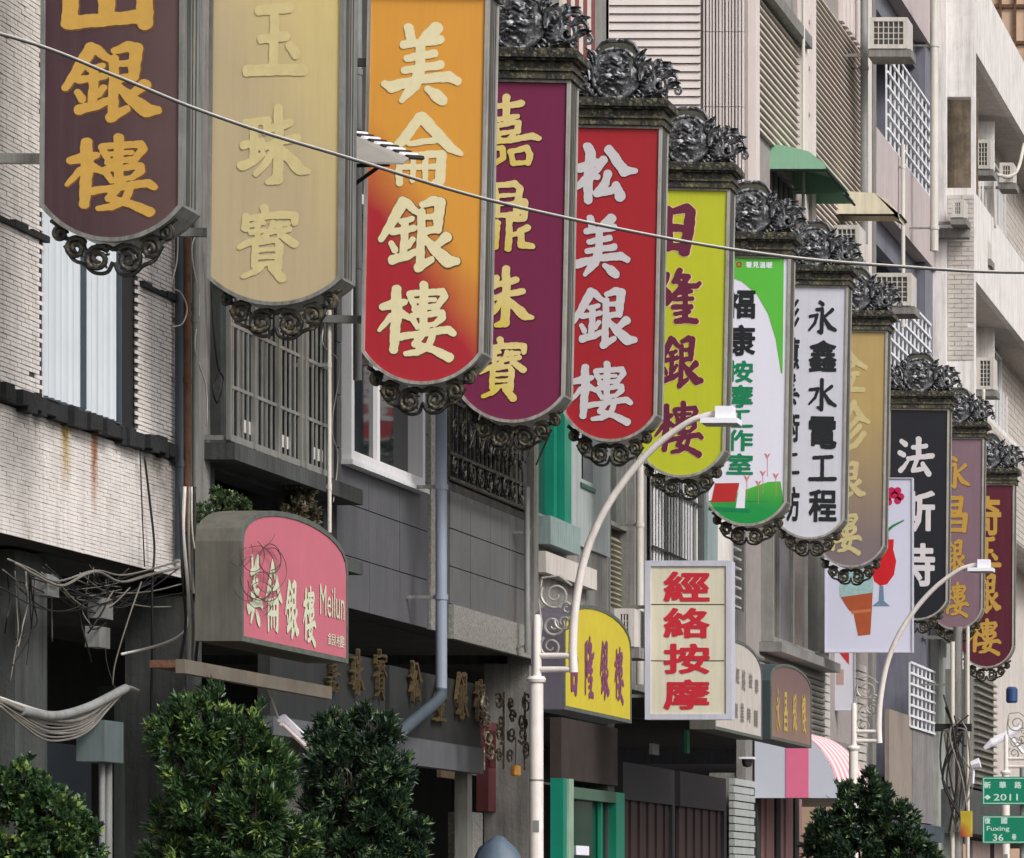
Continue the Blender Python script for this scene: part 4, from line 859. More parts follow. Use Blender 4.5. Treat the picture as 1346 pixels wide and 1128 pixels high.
window(rt, XW-.02, *h6[2][:2], 4.5, 6.6, fm=steel_bar, gm=mat('brown grey glazing', (92, 88, 84), rough=.2, mott=.3), n=4, fw=.06, dep=.16)
MB().box(XW, XW+.25, Yat(998), Yat(1078), 4.38, 4.49).build('sill', steel_bar, rt)
corr = mat('weathered corrugated sheet', (128, 126, 120), rough=.7, mott=.25, streak=.6, dirt=(66, 66, 60))
for i in range(11):
    z = 3.62+i*.068; MB().tube([(XW+.02, Yat(984), z), (XW+.02, Yat(1079), z)], .034, 8).build('corrugation', corr, rt)
wt2 = mat('small white tile edge', (196, 190, 184), rough=.5, mott=.2)
for i in range(34):
    z = 3.0+i*.105
    MB().box(XW+.001, XW+.05, Yat(1079), Yat(1086), z, z+.085).build('quoin_tile', wt2, rt)
    if z < 4.6: MB().box(XW+.001, XW+.05, Yat(1124), Yat(1134), z, z+.085).build('quoin_tile', wt2, rt)
MB().box(XW-.1, XW, Yt0, Yt1, 2.9, 3.6).build('lower_wall', grey_conc, rt)
arcade(rt, Yt0, Yt1, 3.0, grey_conc, .3)
# ================================================================== 7: balcony building with lattices
Y0, Y1 = Yat(1142), Yat(1227)
r7 = thing('lattice_balcony_building', 'grey building with stacked pinkish balconies behind white lattice screens', 'building', (XW-.6, (Y0+Y1)/2, .12))
MB().box(-14, XW-.9, Y0, Y1, 3.4, 22).build('rear_wall', mat('blue grey wall', (120, 120, 132), rough=.8, mott=.15, streak=.3), r7)
MB().box(XW-.9, XW, Yat(1216), Y1, 3.4, 22).build('edge_pillar', mat('slate grey wall', (116, 116, 128), rough=.8, mott=.15, streak=.3), r7)
MB().box(XW-.9, XW+.05, Y0, Yat(1147), 3.4, 22).build('edge_pillar', grey_conc, r7)
lat_m = mat('white lattice', (226, 228, 232), rough=.5, mott=.05)
def lattice(name, label, Ya, Yb, za, zb, X, ny, nz, group='white lattice balcony screens', t=.02, slope=0.):
    r_ = thing(name, label, 'lattice screen', (X, (Ya+Yb)/2, za), group)
    for i in range(ny+1):
        y = Ya+(Yb-Ya)*i/ny; MB().box(X, X+.02, y-t, y+t, za, zb).build('upright', lat_m, r_)
    for i in range(nz+1):
        z = za+(zb-za)*i/nz; MB().box(X+.021, X+.04, Ya, Yb, z-t*.8, z+t*.8).build('rail', lat_m, r_)
    return r_
for k, zt in enumerate((15.08, 11.88, 8.68)):
    MB().box(XW-.14, XW+.05, Yat(1147), Yat(1227), zt-.98, zt).build('balcony_parapet', pink_grey, r7)
    MB().box(XW-.9, XW-.14, Yat(1147), Yat(1227), zt-.98, zt-.85).build('balcony_floor', pink_grey, r7)
    MB().box(XW-.3, XW-.14, Yat(1147), Yat(1216), zt-1.35, zt-.985).build('edge_beam', mat('slate grey wall', (116, 116, 128)), r7)
    MB().box(XW-.86, XW-.82, Yat(1160), Yat(1190), zt-.85, zt+1.6).build('balcony_door', blue_glass, r7)
for zt, la in ((11.89, 'white lattice screen high on the grey building, below the upper air conditioner'), (8.69, 'white lattice screen halfway up the grey building, just above the black sign')):
    lattice('lattice_screen', la, Yat(1164), Yat(1221), zt, zt+1.35, XW+.0, 11, 7)
lattice('lattice_screen', 'small white lattice screen low on the grey building, right of the ice cream poster', Yat(1190), Yat(1222), 4.05, 4.95, XW+.05, 6, 6)
tanp = mat('tan painted board', (146, 134, 124), rough=.8, mott=.12, streak=.3, grime=.2); gryp = mat('peeling grey board', (140, 134, 134), rough=.85, mott=.25, scale=3, streak=.7, dirt=(86, 88, 92), grime=.5)
MB().box(XW, XW+.06, Yat(1163), Yat(1193), 2.75, 4.2).build('tan_board', tanp, r7); MB().box(XW, XW+.06, Yat(1194), Yat(1222), 2.72, 4.05).build('peeling_board', gryp, r7)
cc = mat('pale green grey concrete column', (160, 164, 158), rough=.85, mott=.25, scale=3, streak=.5, dirt=(90, 100, 96), grime=.3)
MB().box(XW, XW+.12, Yat(1223), Yat(1250), .12, 6.0).build('column', cc, r7)
MB().box(XW-.05, XW+.22, Yat(1150), Yat(1222), 2.45, 2.68).build('shop_canopy', pipe_dark, r7)
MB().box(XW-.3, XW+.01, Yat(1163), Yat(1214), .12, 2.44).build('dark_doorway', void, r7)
MB().box(XW-.01, XW+.08, Yat(1214), Yat(1221), .12, 2.44).build('green_door_post', green_frame, r7)
mr = mat('dark red street wall', (96, 60, 58), rough=.8, mott=.3, grime=.5, dirt=(60, 64, 60))
MB().box(XW, XW+.1, Yat(1222), Yat(1256), .12, 1.9).build('red_dado', mr, r7)
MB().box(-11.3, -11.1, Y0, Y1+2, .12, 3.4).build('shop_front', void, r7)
# ================================================================== 8: white building with air conditioners
Y0, Y1 = Yat(1228), 73.
r8 = thing('white_stepped_building', 'bright white building with projecting parapets at the right', 'building', (XW-1, (Y0+Y1)/2, .12))
MB().box(-14, XW, Y0, Y1, 3.4, 15.0).build('rear_wall', pale_conc, r8)
XP = -7.3; YE = 5000*7.3/646
hole = (XW+.17, XW+.55, 12.15, 13.5)
mb = MB(); mb.box(XW+.001, hole[0], YE-.2, YE, 6.2, 22).box(hole[1], XP, YE-.2, YE, 6.2, 22).box(hole[0], hole[1], YE-.2, YE, 6.2, hole[2]).box(hole[0], hole[1], YE-.2, YE, hole[3], 22).build('end_wall', white_paint, r8)
MB().box(XW+.001, XW+.2, YE-.32, YE-.201, 5.2, 22).build('corner_column', white_paint, r8)
tiles(r8, 0, XW+.21, XP, 9.6, 12.1, .2, .07, wt2, proud=.012, gap=.009, miss=.01, axis='x', Yf=YE-.201)
for k, (a, b) in enumerate(((14.2, 15.4), (10.8, 12.1), (7.4, 9.0))):
    MB().box(XP-.1, XP, YE+.001, Y1, a, b).build('parapet', white_paint, r8)
    MB().box(XW+.001, XP-.101, YE+.001, Y1, a, a+.14).build('floor_slab', pale_conc, r8)
tiles(r8, XP+.001, YE+.01, Y1, 7.42, 8.98, .3, .1, wt2, proud=.012, gap=.012, miss=0)
tiles(r8, XW+.001, 62.5, Y1, 9.1, 14.1, .3, .11, wt2, proud=.012, gap=.012, miss=0)
rb = mat('stained shaded ochre niche', (140, 124, 104), mott=.6, scale=4, grime=.9, streak=.7, dirt=(60, 54, 48)); MB().box(XW+.1, XW+.58, YE+.35, YE+.4, 12.15, 13.6).build('niche_back', rb, r8)  # ochre stain, plus the niche's shade painted in as dark grime
for zz in (9.2, 12.3):
    window(r8, XW+.01, Yat(1283), Yat(1310), zz, zz+1.5, fm=alu_white, gm=dark_glass, n=6, fw=.05)
    MB().box(XW+.01, XW+.3, Yat(1283)-.12, Yat(1283)-.02, zz, zz+1.8).build('side_screen', white_paint, r8)
MB().box(XW+.22, XW+.62, YE-.9, YE-.33, 8.95, 9.05).build('small_canopy', mat('green grey canopy', (120, 124, 114), mott=.3, streak=.5), r8)
MB().box(XW+.22, XW+.5, YE-.8, YE-.33, 5.4, 8.949).build('stepped_bay', pale_conc, r8)
for i in range(16): MB().box(-7.4, -7.34, Yat(1280, -7.4), Yat(1306, -7.4), 3.35+i*.105, 3.38+i*.105).build('shutter_rib', alu, r8)
MB().box(-7.9, -7.4, Yat(1276, -7.4), Yat(1306, -7.4), 3.3, 5.05).build('shutter_box', corr, r8)
MB().box(XW-.9, -7.35, YE-.3, Y1, 2.6, 3.25).build('ground_beam', dark_conc, r8)
panelp = mat('pale pink shop panel', (206, 184, 180), rough=.6, mott=.1)
for i in range(9): MB().box(-7.9, -7.82, Yat(1272)+i*.55, Yat(1272)+i*.55+.53, .13, 2.55).build('shop_panel', panelp if i != 4 else void, r8)
# ================================================================== 9: far peach building
peach = mat('peach tiled wall', (206, 176, 150), rough=.8, mott=.15, scale=2)
r9 = thing('peach_building', 'distant peach tiled building at the top right corner', 'building', (-8, 82, .0))
MB().box(-16, -2, 78, 90, 0, 30).build('wall', peach, r9)
for i in range(34):
    x = -12+i*.3
    if x < -6.0: MB().box(x, x+.05, 77.93, 77.999, 15, 24).build('joint_strip', rust, r9)
for i in range(9): MB().box(-12, -6, 77.94, 77.998, 15.4+i*.75, 15.47+i*.75).build('band', rust, r9)
MB().box(-9.85, -9.0, 77.85, 77.93, 16.2, 17.1).build('green_window', green_frame, r9)
# ------------------------------------------------------------------ street lamps
def street_lamp(label, px, Y):
    s = F/26.1
    bx = -(VX-705)*26.1/F
    root = thing('street_lamp', label, 'street lamp', (-(VX-px)*Y/F, Y, .12), 'white street lamps with a curved arm')
    def q(x, y): return ((x-705)/s, (VY-y)/s+EYE-.12)     # local x, z
    def T(name, pts, r, n=12, mm=cream_lamp, par=root): return MB().tube([(q(x, y)[0], dy, q(x, y)[1]) for x, y, dy in pts], r, n).build(name, mm, par, smooth=True, local=True)
    z = q(0, 893)[1]
    MB().tube([(0, 0, 0), (0, 0, .03), (0, 0, .05), (0, 0, z)], [.09, .09, .05, .047], 20).build('pole', cream_lamp, root, smooth=True, local=True)
    MB().tube([(0, 0, z-.02), (0, 0, z), (0, 0, z+.02)], [.06, .066, .055], 20).build('collar', cream_lamp, root, smooth=True, local=True)
    T('upper_pole', [(706, 893, 0), (706, 812, 0), (706, 808, 0)], [.03, .028, .02], 14)
    for y in (862, 880): T('bracket_rail', [(706, y, 0), (755, y, 0)], [.021, .021], 10)
    arm = bez([(q(x, y)[0], 0, q(x, y)[1]) for x, y in ((754, 884), (753, 850), (756, 800), (768, 735), (790, 680), (822, 630), (860, 588), (900, 558), (925, 547), (947, 543))], 8)
    MB().tube(arm, [.031-.012*i/(len(arm)-1) for i in range(len(arm))], 12).build('arm', cream_lamp, root, smooth=True, local=True)
    a = q(942, 557); b = q(965, 535); hd = MB().box(a[0], b[0], -.06, .06, a[1]+.02, b[1]).build('lamp_housing', lamp_white, root, local=True)
    a = q(924, 558); b = q(972, 551); MB().box(a[0], b[0], -.09, .09, a[1], b[1]).build('lamp_panel', lamp_white, hd, local=True)
    MB().box(a[0]+.01, b[0]-.01, -.08, .08, a[1]-.006, a[1]-.001).build('lens', trim_pale, hd, local=True)
    for (cx, cy, r, a0, tn) in ((730, 782, 20, 2.6, 1.6), (727, 822, 15, .4, -1.5), (741, 818, 12, 2.8, 1.4), (724, 850, 15, 2.2, 1.6), (745, 800, 9, 3.0, -1.3)):
        c = q(cx, cy); R = r/s; pts = [(c[0]+(R-(R*.8)*t/27)*math.cos(a0+tn*6.283*t/27), 0, c[1]+(R-(R*.8)*t/27)*math.sin(a0+tn*6.283*t/27)) for t in range(28)]
        MB().tube(pts, [.011-.005*t/27 for t in range(28)], 7).build('iron_scroll', trim_pale, root, smooth=True, local=True)
    for zz in (.9, 1.5, 2.3): MB().tube([(0, 0, zz), (0, 0, zz+.012)], .0495, 18).build('steel_band', alu, root, smooth=True, local=True)
    MB().box(-.012, .03, -.0495, -.047, 1.95, 2.03).build('sticker', pipe_grey, root, local=True)
    T('scroll_stem', [(712, 762, 0), (708, 790, 0), (712, 820, 0), (709, 850, 0)], .008, 7, trim_pale)
    T('scroll_stem', [(712, 760, 0), (735, 757, 0), (752, 770, 0)], .008, 7, trim_pale)
    return root
street_lamp('nearest white street lamp, its arm crossing the lime yellow sign', 705, 26.1)
street_lamp('white street lamp in the middle distance, right of the ice cream poster', 1122, 37.8)
street_lamp('farthest white street lamp, mostly cut off by the right edge above the green street signs', 1322, 45.0)
# ------------------------------------------------------------------ overhead cable
def cable(name, label, pts, r, m, par=None, n=7, cat='cable', group=None):
    o = MB().tube(pts, r, n).build(name, m, par, smooth='all')
    if par is None: tag(centre(o), label, cat, group)
    return o
sp = [(-260, -20, 15), (20, 50, 15.6), (150, 99, 15.9), (250, 140, 16.1), (350, 175, 16.3), (460, 208, 16.5), (640, 262, 16.9), (860, 310, 17.4), (1030, 337, 17.8), (1180, 350, 18.1), (1346, 358, 18.5), (1600, 352, 19.1)]
cpts = bez([PY(*p) for p in sp], 8)
wire = thing('overhead_cable', 'pale and black twin cable sagging diagonally across all the hanging signs', 'cable', tuple(PY(640, 262, 16.9)))
cable('pale_strand', '', [p+Vector((0, 0, .0032)) for p in cpts], .0042, cable_white, wire)
cable('black_strand', '', [p+Vector((0, -.002, -.0048)) for p in cpts], .0042, cable_black, wire)
# ------------------------------------------------------------------ pipes and cables on the facades
def pipe(label, px, ytop, ybot, X, r, m, collars=(), name='drain_pipe', cat='pipe'):
    a, b = PX(px, ytop, X), PX(px, ybot, X)
    root = thing(name, label, cat, tuple(b)); MB().tube([b, a], r, 14).build('pipe_length', m, root, smooth=True)
    for y in collars:
        c = PX(px, y, X); MB().tube([c-Vector((0, 0, .02)), c+Vector((0, 0, .02))], r*1.18, 14).build('pipe_collar', m, root, smooth=True)
        MB().box(XW if X > XW else X-.1, X, c.y-.012, c.y+.012, c.z-.012, c.z+.012).build('pipe_clip', alu, root)
    return root
rp = pipe('blue grey downpipe dropping past the grey stone panels, bent at its foot', 580, 300, 905, -7.62, .042, pipe_blue, (785, 640))
e = [PX(580, 905, -7.62), PX(579, 915, -7.62), PX(573, 923, -7.6), PX(560, 934, -7.56), PX(535, 955, -7.5), PX(508, 980, -7.42)]
MB().tube(bez(e, 5), .043, 14).build('elbow', pipe_dark, rp, smooth=True)
pipe('slim grey downpipe at the right edge of the mid grey panels', 693, 640, 858, -7.76, .022, pipe_grey, (700, 850))
pipe('off white downpipe rising behind the cream rectangular sign', 841, 500, 900, -7.72, .036, pipe_white, (690, 862))
pipe('rusty brown downpipe at the edge of the white tiled wall', 246, -20, 700, -7.8, .022, rust, (500, 300))
pipe('dark grey downpipe beside the rusty brown one', 238, -20, 735, -7.84, .035, pipe_dark, (610,))
pipe('thin light grey downpipe left of the khaki sign', 257, -20, 690, -7.76, .02, pipe_grey, (420, 150))
pipe('thick grey pipe between the khaki and orange signs', 470, -20, 500, -7.7, .03, pipe_grey, (95, 350))
pipe('white upright pipe right of the security grille', 433, 395, 700, -7.66, .014, pipe_white, (480, 640))
pipe('pale conduit on the tower beside the green awnings', 1056, -20, 330, -7.75, .02, pipe_white, (250,))
pipe('dark upright pipe on the tower edge left of the upper air conditioner', 1136, -20, 320, -7.72, .05, pipe_grey, (90,))
pipe('pale upright pipe at the left edge of the white building', 1228, -20, 330, -7.5, .06, pipe_white, (60, 300))
pipe('slim upright pipe between the pinkish balconies', 1187, 190, 430, -7.78, .03, pipe_white, (220,))
pipe('grey pipe behind the lattice screen beside the utility pole', 1270, 860, 1110, -7.2, .035, pipe_grey, (900,))
def loose(label, pts, r, m, X=-7.75, cat='cable', name='loose_cable', group=None):
    return cable(name, label, bez([PX(x, y, X) for x, y in pts], 6), r, m, None, 6, cat, group)
loose('thin white wire looping down beside the khaki sign', [(262, 300), (252, 330), (262, 400), (256, 450), (262, 480), (271, 510), (272, 560)], .0045, cable_white)
loose('pale wire hanging in a loop at the right edge of the tiled wall', [(234, 285), (233, 340), (226, 375), (238, 385), (246, 405), (240, 425), (226, 430)], .004, cable_white)
loose('black cable dropping down the lower tiled wall', [(190, 600), (197, 660), (203, 720), (200, 770), (200, 850), (198, 960)], .0075, cable_black, -7.84)
loose('thin black cable beside the thicker one on the lower tiled wall', [(184, 590), (186, 650), (188, 700), (190, 745)], .004, cable_black, -7.86)
loose('black looped cord hanging in the recess left of the security grille', [(276, 320), (280, 420), (286, 480), (294, 500), (286, 530), (280, 510), (288, 490)], .006, cable_black, -7.82)
loose('white wire curling beside the white upright pipe', [(432, 400), (424, 450), (446, 480), (436, 560), (444, 600), (438, 660)], .004, cable_white, -7.7)
loose('grey wires sagging under the lower edge of the tiled wall', [(20, 740), (45, 755), (80, 770), (110, 756), (130, 752), (160, 765), (200, 755), (240, 745)], .008, cable_grey, -7.8)
loose('second grey wire sagging under the tiled wall, slightly higher', [(10, 735), (40, 748), (75, 764), (125, 750), (165, 756), (235, 738)], .006, cable_grey, -7.82)
loose('pale slanting stay wire in the dark arcade opening', [(186, 765), (170, 810), (152, 870), (148, 900)], .005, cable_grey, -7.8)
loose('pale cable arcing towards the corner of the pink box sign', [(160, 860), (195, 852), (225, 842), (243, 828), (250, 800)], .008, cable_white, -7.6)
for i, (a, b) in enumerate(((243, 246), (249, 250), (256, 257), (252, 262), (236, 240))):
    loose(('pale cable bundle strand descending nearest the pink box sign', 'grey riser cable in the bundle left of the pink box sign', 'black riser cable close to the grey box side', 'thin pale riser cable touching the grey box side', 'outermost black riser cable at the tiled wall edge')[i],
          [(a, 640), (a-2+i, 700), (b, 760), (b+4, 820), (b+3-i*2, 880)], (.011, .008, .01, .005, .009)[i], (cable_white, cable_grey, cable_black, cable_white, cable_black)[i], -7.5)
# thick sagging bundle of conduits low on the left
bn = thing('cable_bundle', 'thick pale bundle of cables sagging to a taped end, low on the left', 'cable bundle', tuple(PX(90, 950, -7.3)))
for i in range(9):
    dy = i*3.2; o_ = random.uniform(-2, 2); m_ = cable_grey if i % 3 else cable_white
    pts = [(0, 918+dy*.4), (30, 928+dy), (60, 938+dy*1.3+o_), (95, 940+dy*1.2), (120, 932+dy), (142, 917+dy*.6), (165, 904+dy*.2), (182, 908)]
    cable('strand', '', bez([PX(x, y, -7.3+.012*(i % 3)) for x, y in pts], 5), .011 if i < 4 else .006, m_, bn, 7)
MB().tube(bez([PX(28, 934, -7.28), PX(70, 941, -7.27), PX(115, 930, -7.27), PX(165, 905, -7.28)], 6), .024, 10).build('taped_conduit', pipe_grey, bn, smooth=True)
mbx = thing('meter_box', 'grey metal meter box on a post at the lower left', 'meter box', tuple(PX(137, 1184+60, -7.3)))
MB().box(-7.4, -7.25, Yat(125, -7.3), Yat(150, -7.3), Zat(0, 1002, -7.3) if 0 else PX(137, 1002, -7.3).z, PX(137, 948, -7.3).z).build('box_body', mat('blue grey box', (92, 104, 106), rough=.6, mott=.2, streak=.4), mbx)
MB().tube([PX(134, 1244, -7.33), PX(134, 1003, -7.33)], .017, 10).tube([PX(142, 1244, -7.33), PX(142, 1003, -7.33)], .022, 10).build('post', pipe_grey, mbx, smooth=True)
shb = mat('blue black shop shutter', (46, 54, 62), rough=.6, mott=.2)
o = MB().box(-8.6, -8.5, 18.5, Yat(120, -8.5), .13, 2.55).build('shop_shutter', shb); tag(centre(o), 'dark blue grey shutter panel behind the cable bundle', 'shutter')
# ------------------------------------------------------------------ canopies and fascia boards with gold letters
can = thing('flat_canopy', 'rusty flat metal canopy beneath the pink box sign', 'canopy', (-7.2, Yat(300, -6.9), 2.9))
MB().box(-7.12, -6.98, Yat(238, -6.95), Yat(432, -6.95), 2.86, 2.9).build('canopy_sheet', rust, can)
MB().box(-6.98, -6.93, Yat(238, -6.95), Yat(432, -6.95), 2.83, 2.905).build('canopy_edge', mat('grimy canopy edge', (112, 104, 92), rough=.8, mott=.4, grime=.6, dirt=(90, 60, 42)), can)
fas_d = mat('black fascia board', (36, 39, 40), rough=.6, mott=.3, streak=.4, dirt=(60, 58, 50)); fas_g = mat('grey fascia strip', (92, 94, 98), rough=.6, mott=.2, streak=.3)
def fascia(label, pxl, pxr, X, z0, zm, z1, chars):
    Y0, Y1 = Yat(pxl, X), Yat(pxr, X)
    root = thing('fascia_board', label, 'shop sign', (X, Y0, z0), 'black fascia boards with gold characters', rot=(0, 0, PI/2))
    MB().box(0, Y1-Y0, .0, .08, zm-z0+.001, z1-z0).build('board', fas_d, root, local=True)
    MB().box(0, Y1-Y0, -.02, .08, 0, zm-z0).build('lower_strip', fas_g, root, local=True)
    for (ch, px, y0, y1, wpx) in chars:
        Yc = Yat(px, X); sc = F/Yc; zc = EYE+(VY-(y0+y1)/2)/sc; ww = Yat(px+wpx/2, X)-Yat(px-wpx/2, X); hh = (y1-y0)/sc
        me = (brush(ch, -2.2) if ch in BR else glyph(ch, .004)); c = put_char(me, gold, root, Yc-Y0, zc-z0, ww, hh, -.03, name='gold_character')
        md = c.modifiers.new('thick', 'SOLIDIFY'); md.thickness = .025; md.offset = 0
    return root
fascia('black fascia board with tarnished gold characters left of the dark bent pipe', 355, 506, -7.78, 2.68, 2.8, 3.32, [('嘉', 432, 848, 912, 17), ('珠', 464, 852, 915, 17), ('寶', 494, 852, 922, 16)])
fascia('black fascia board with tarnished gold characters right of the blue grey downpipe', 512, 632, -7.78, 2.6, 2.8, 3.3, [('松', 541, 868, 925, 16), ('金', 573, 890, 950, 16), ('銀', 602, 882, 948, 17), ('樓', 626, 892, 955, 14)])
# clutter over the middle shop: iron scroll panel, small lantern
ip = thing('iron_scroll_panel', 'panel of tangled iron scrolls hanging over the shop left of the lamp post', 'iron panel', tuple(PX(665, 1010, -7.5)))
sc_m = mat('brownish iron', (84, 70, 56), rough=.6, metal=.2, mott=.5, scale=12, wear=(150, 140, 120))
for i in range(16):
    cx, cy = 640+(i % 4)*16+random.uniform(-4, 4), 925+(i//4)*22+random.uniform(-5, 5); c = PX(cx, cy, -7.5); R = random.uniform(.05, .085); a0 = random.random()*6; tn = random.choice((-1.5, 1.4))
    MB().tube([(c.x+random.random()*.01, c.y+(R-R*.8*t/20)*math.cos(a0+tn*6.28*t/20)*1.6, c.z+(R-R*.8*t/20)*math.sin(a0+tn*6.28*t/20)) for t in range(21)], [.011-.005*t/20 for t in range(21)], 6).build('iron_scroll', sc_m, ip, smooth=True)
for px in (636, 662, 690): MB().tube([PX(px, 910, -7.52), PX(px, 1012, -7.52)], .01, 6).build('bar', sc_m, ip)
lt = thing('small_lantern', 'tiny amber lantern hanging below the iron scrolls', 'lantern', tuple(PX(678, 1020, -7.4)))
c = PX(678, 1020, -7.4); MB().tube([c, c+Vector((0, 0, .01)), c+Vector((0, 0, .07)), c+Vector((0, 0, .085))], [.03, .04, .04, .02], 8).build('shade', mat('amber glass', (200, 140, 60), rough=.3), lt)
MB().tube([c+Vector((0, 0, .085)), c+Vector((0, 0, .3))], .004, 5).build('cord', cable_black, lt)
red_pan = mat('dull red shop panel', (96, 44, 46), rough=.7, mott=.35)
o = MB().box(-8.3, -8.2, Yat(642, -8.2), Yat(700, -8.2), 2.35, 3.1).build('shop_panel', red_pan); o.name = 'rear_panel'; o.parent = ip; o.location -= Vector(ip.location)
# green shop entrance
ge = thing('green_entrance', 'green framed glass shop entrance right of the nearest lamp post', 'shop entrance', (-7.9, Yat(770), .12))
MB().box(-8.0, -7.9, Yat(738), Yat(812), 2.665, 3.2).build('transom_board', mat('brown transom board', (54, 42, 38), rough=.8, mott=.5, grime=.4), ge)
MB().box(-7.93, -7.82, Yat(728), Yat(733), .13, 2.66).build('door_post', green_frame, ge); MB().box(-7.93, -7.8, Yat(733.3), Yat(739), .13, 2.66).build('door_post', mat('pale sage post', (150, 176, 156), rough=.6, mott=.2, streak=.4), ge)
MB().box(-7.93, -7.85, Yat(803), Yat(814), .13, 2.6).build('door_post', green_frame, ge); MB().box(-7.93, -7.85, Yat(739.3), Yat(803), 2.5, 2.6).build('door_head', mat('dull sage head', (70, 96, 80), rough=.6), ge)
MB().box(-7.98, -7.94, Yat(739.3), Yat(803), .13, 2.5).build('pane', glass_mat('green glass', (16, 62, 46), .1), ge)
MB().box(-7.93, -7.9, Yat(790), Yat(792), .13, 2.5).build('mullion', green_frame, ge)
o_ = MB().box(-7.935, -7.925, Yat(762), Yat(778), 1.6+(1184-1124)/146.7, 1.6+(1184-1112)/146.7).build('notice', white_f, ge)
# pillar pipes and dark folding gates
o = MB().box(-7.95, -7.85, Yat(606), Yat(612), .13, 2.7).build('steel_post', alu); tag(centre(o), 'shiny steel upright beside the granite pillar', 'post')
o = MB().box(-8.05, -7.86, Yat(614), Yat(628), .13, 2.3).build('stone_pier', granite); tag(centre(o), 'short grey stone pier right of the steel upright', 'pier')
gate_m = mat('dark red brown gate', (56, 38, 38), rough=.6, mott=.25, streak=.2); gate_k = mat('black gate frame', (36, 36, 37), rough=.6, mott=.2)
def fold_gate(label, pxl, pxr, zt):
    root = thing('folding_gate', label, 'gate', (-7.95, Yat((pxl+pxr)/2), .12), 'dark folding gates')
    n = 11; ya, yb = Yat(pxl), Yat(pxr)
    for i in range(n): MB().box(-7.97, -7.935-.015*(i % 2), ya+(yb-ya)*(i+.1)/n, ya+(yb-ya)*(i+.88)/n, .14, zt).build('gate_slat', gate_m, root)
    for z_ in (1.0, 1.95): MB().box(-7.93, -7.91, ya, yb, z_, z_+.03).build('gate_rail', gate_k, root)
    MB().box(-8.0, -7.9, ya-.1, yb+.1, zt+.001, zt+.35).build('gate_head', gate_k, root); MB().box(-8.0, -7.9, yb+.002, yb+.12, .13, zt).build('gate_post', gate_k, root)
fold_gate('dark red brown folding gate directly right of the green entrance', 822, 884, 2.55); fold_gate('dark red brown folding gate left of the pale roller shutter', 897, 952, 2.55)
sh = thing('roller_shutter', 'narrow pale grey roller shutter left of the striped awning', 'shutter', (-7.9, Yat(975), .12))
for i in range(34): MB().box(-7.93, -7.88+.012*(i % 2), Yat(962), Yat(989), .14+i*.082, .14+i*.082+.07).build('shutter_slat', mat('pale shutter', (168, 174, 172), rough=.5, mott=.12, streak=.2), sh)
bal = thing('security_camera', 'small dome camera under the greyish white arched sign', 'camera', tuple(PX(982, 1000, -7.0)))
c = PX(982, 1002, -7.0); MB().tube([c+Vector((0, 0, -.05)), c+Vector((0, 0, -.04)), c, c+Vector((0, 0, .03))], [.01, .04, .05, .05], 12).build('dome', cable_black, bal, smooth=True); MB().box(c.x-.07, c.x+.07, c.y-.06, c.y+.06, c.z+.03, c.z+.05).build('mount', lamp_white, bal)
hb = mat('faded red banner', (120, 50, 50), rough=.8, mott=.3, streak=.4); bb = mat('dusty cardboard', (120, 102, 80), rough=.9, mott=.3)
for k, (px, py, X_, wv, hv, m__, lab, nm, ct) in enumerate(((648, 985, -7.9, .16, .3, hb, 'small faded red banner left of the nearest lamp post', 'hanging_banner', 'banner'), (590, 1010, -8.3, .5, .16, bb, 'long dusty box lying on a shelf behind the granite pillar', 'storage_box', 'box'),
    (862, 985, -7.6, .3, .1, pipe_grey, 'small grey roller box over the right of the two folding gates', 'roller_box', 'box'), (690, 1075, -8.1, .5, .5, mat('faded blue notice', (70, 96, 130), rough=.6, mott=.2), 'faded blue notice board behind the lamp post', 'notice_board', 'board'), (905, 975, -7.5, .12, .22, green_l, 'small green tag hanging below the cream sign', 'hanging_tag', 'tag'))):
    c = PX(px, py, X_); o = MB().box(c.x-.03, c.x, c.y-wv/2, c.y+wv/2, c.z-hv/2, c.z+hv/2).build(nm, m__); tag(centre(o), lab, ct)
# striped awning: flat end panel facing the camera, curved striped top
Yaw = 42.0; saw = F/Yaw
aw = thing('striped_awning', 'curved awning with pink stripes and a pale grey end panel', 'awning', tuple(PY(1040, 1050, Yaw)))
prof = [(992, 956), (1022, 955), (1045, 960), (1066, 972), (1084, 992), (1096, 1016), (1104, 1049)]
pr = [(PY(x, y, Yaw).x, PY(x, y, Yaw).z) for x, y in prof]; pb = PY(992, 1049, Yaw)
aw_g = mat('pale grey awning cloth', (186, 190, 202), rough=.7, mott=.06, scale=2); aw_p = mat('pink awning cloth', (212, 104, 140), rough=.7, mott=.06); aw_w = mat('pale pink awning cloth', (230, 214, 212), rough=.7, mott=.08)
MB().prism([(pb.x, pb.z)]+pr[::-1], lambda u, v: (u, Yaw, v), lambda u, v: (u, Yaw+.01, v)).build('end_panel', aw_g, aw)
a, b = PY(1033, 958, Yaw), PY(1063, 1049, Yaw); za = pr[3][1]
MB().box(a.x, b.x, Yaw-.008, Yaw-.001, b.z+.002, za).build('end_stripe', aw_p, aw)
bp = [(p.x, p.z) for p in bez([(u, 0, v) for u, v in pr], 3)]; ns = 13; L_ = 2.2; aw_s = mat('washed out pink cloth', (220, 156, 168), rough=.75, mott=.12, streak=.2, dirt=(190, 160, 160))
for k in range(ns):
    mb = MB(); y0_ = Yaw+.012+L_*k/ns; y1_ = Yaw+.012+L_*(k+1)/ns
    for (u0, v0), (u1, v1) in zip(bp[:-1], bp[1:]): mb.add([(u0, y0_, v0), (u1, y0_, v1), (u1, y1_, v1), (u0, y1_, v0)], [(0, 1, 2, 3)])
    mb.build('awning_stripe', aw_w if k % 2 else aw_s, aw)
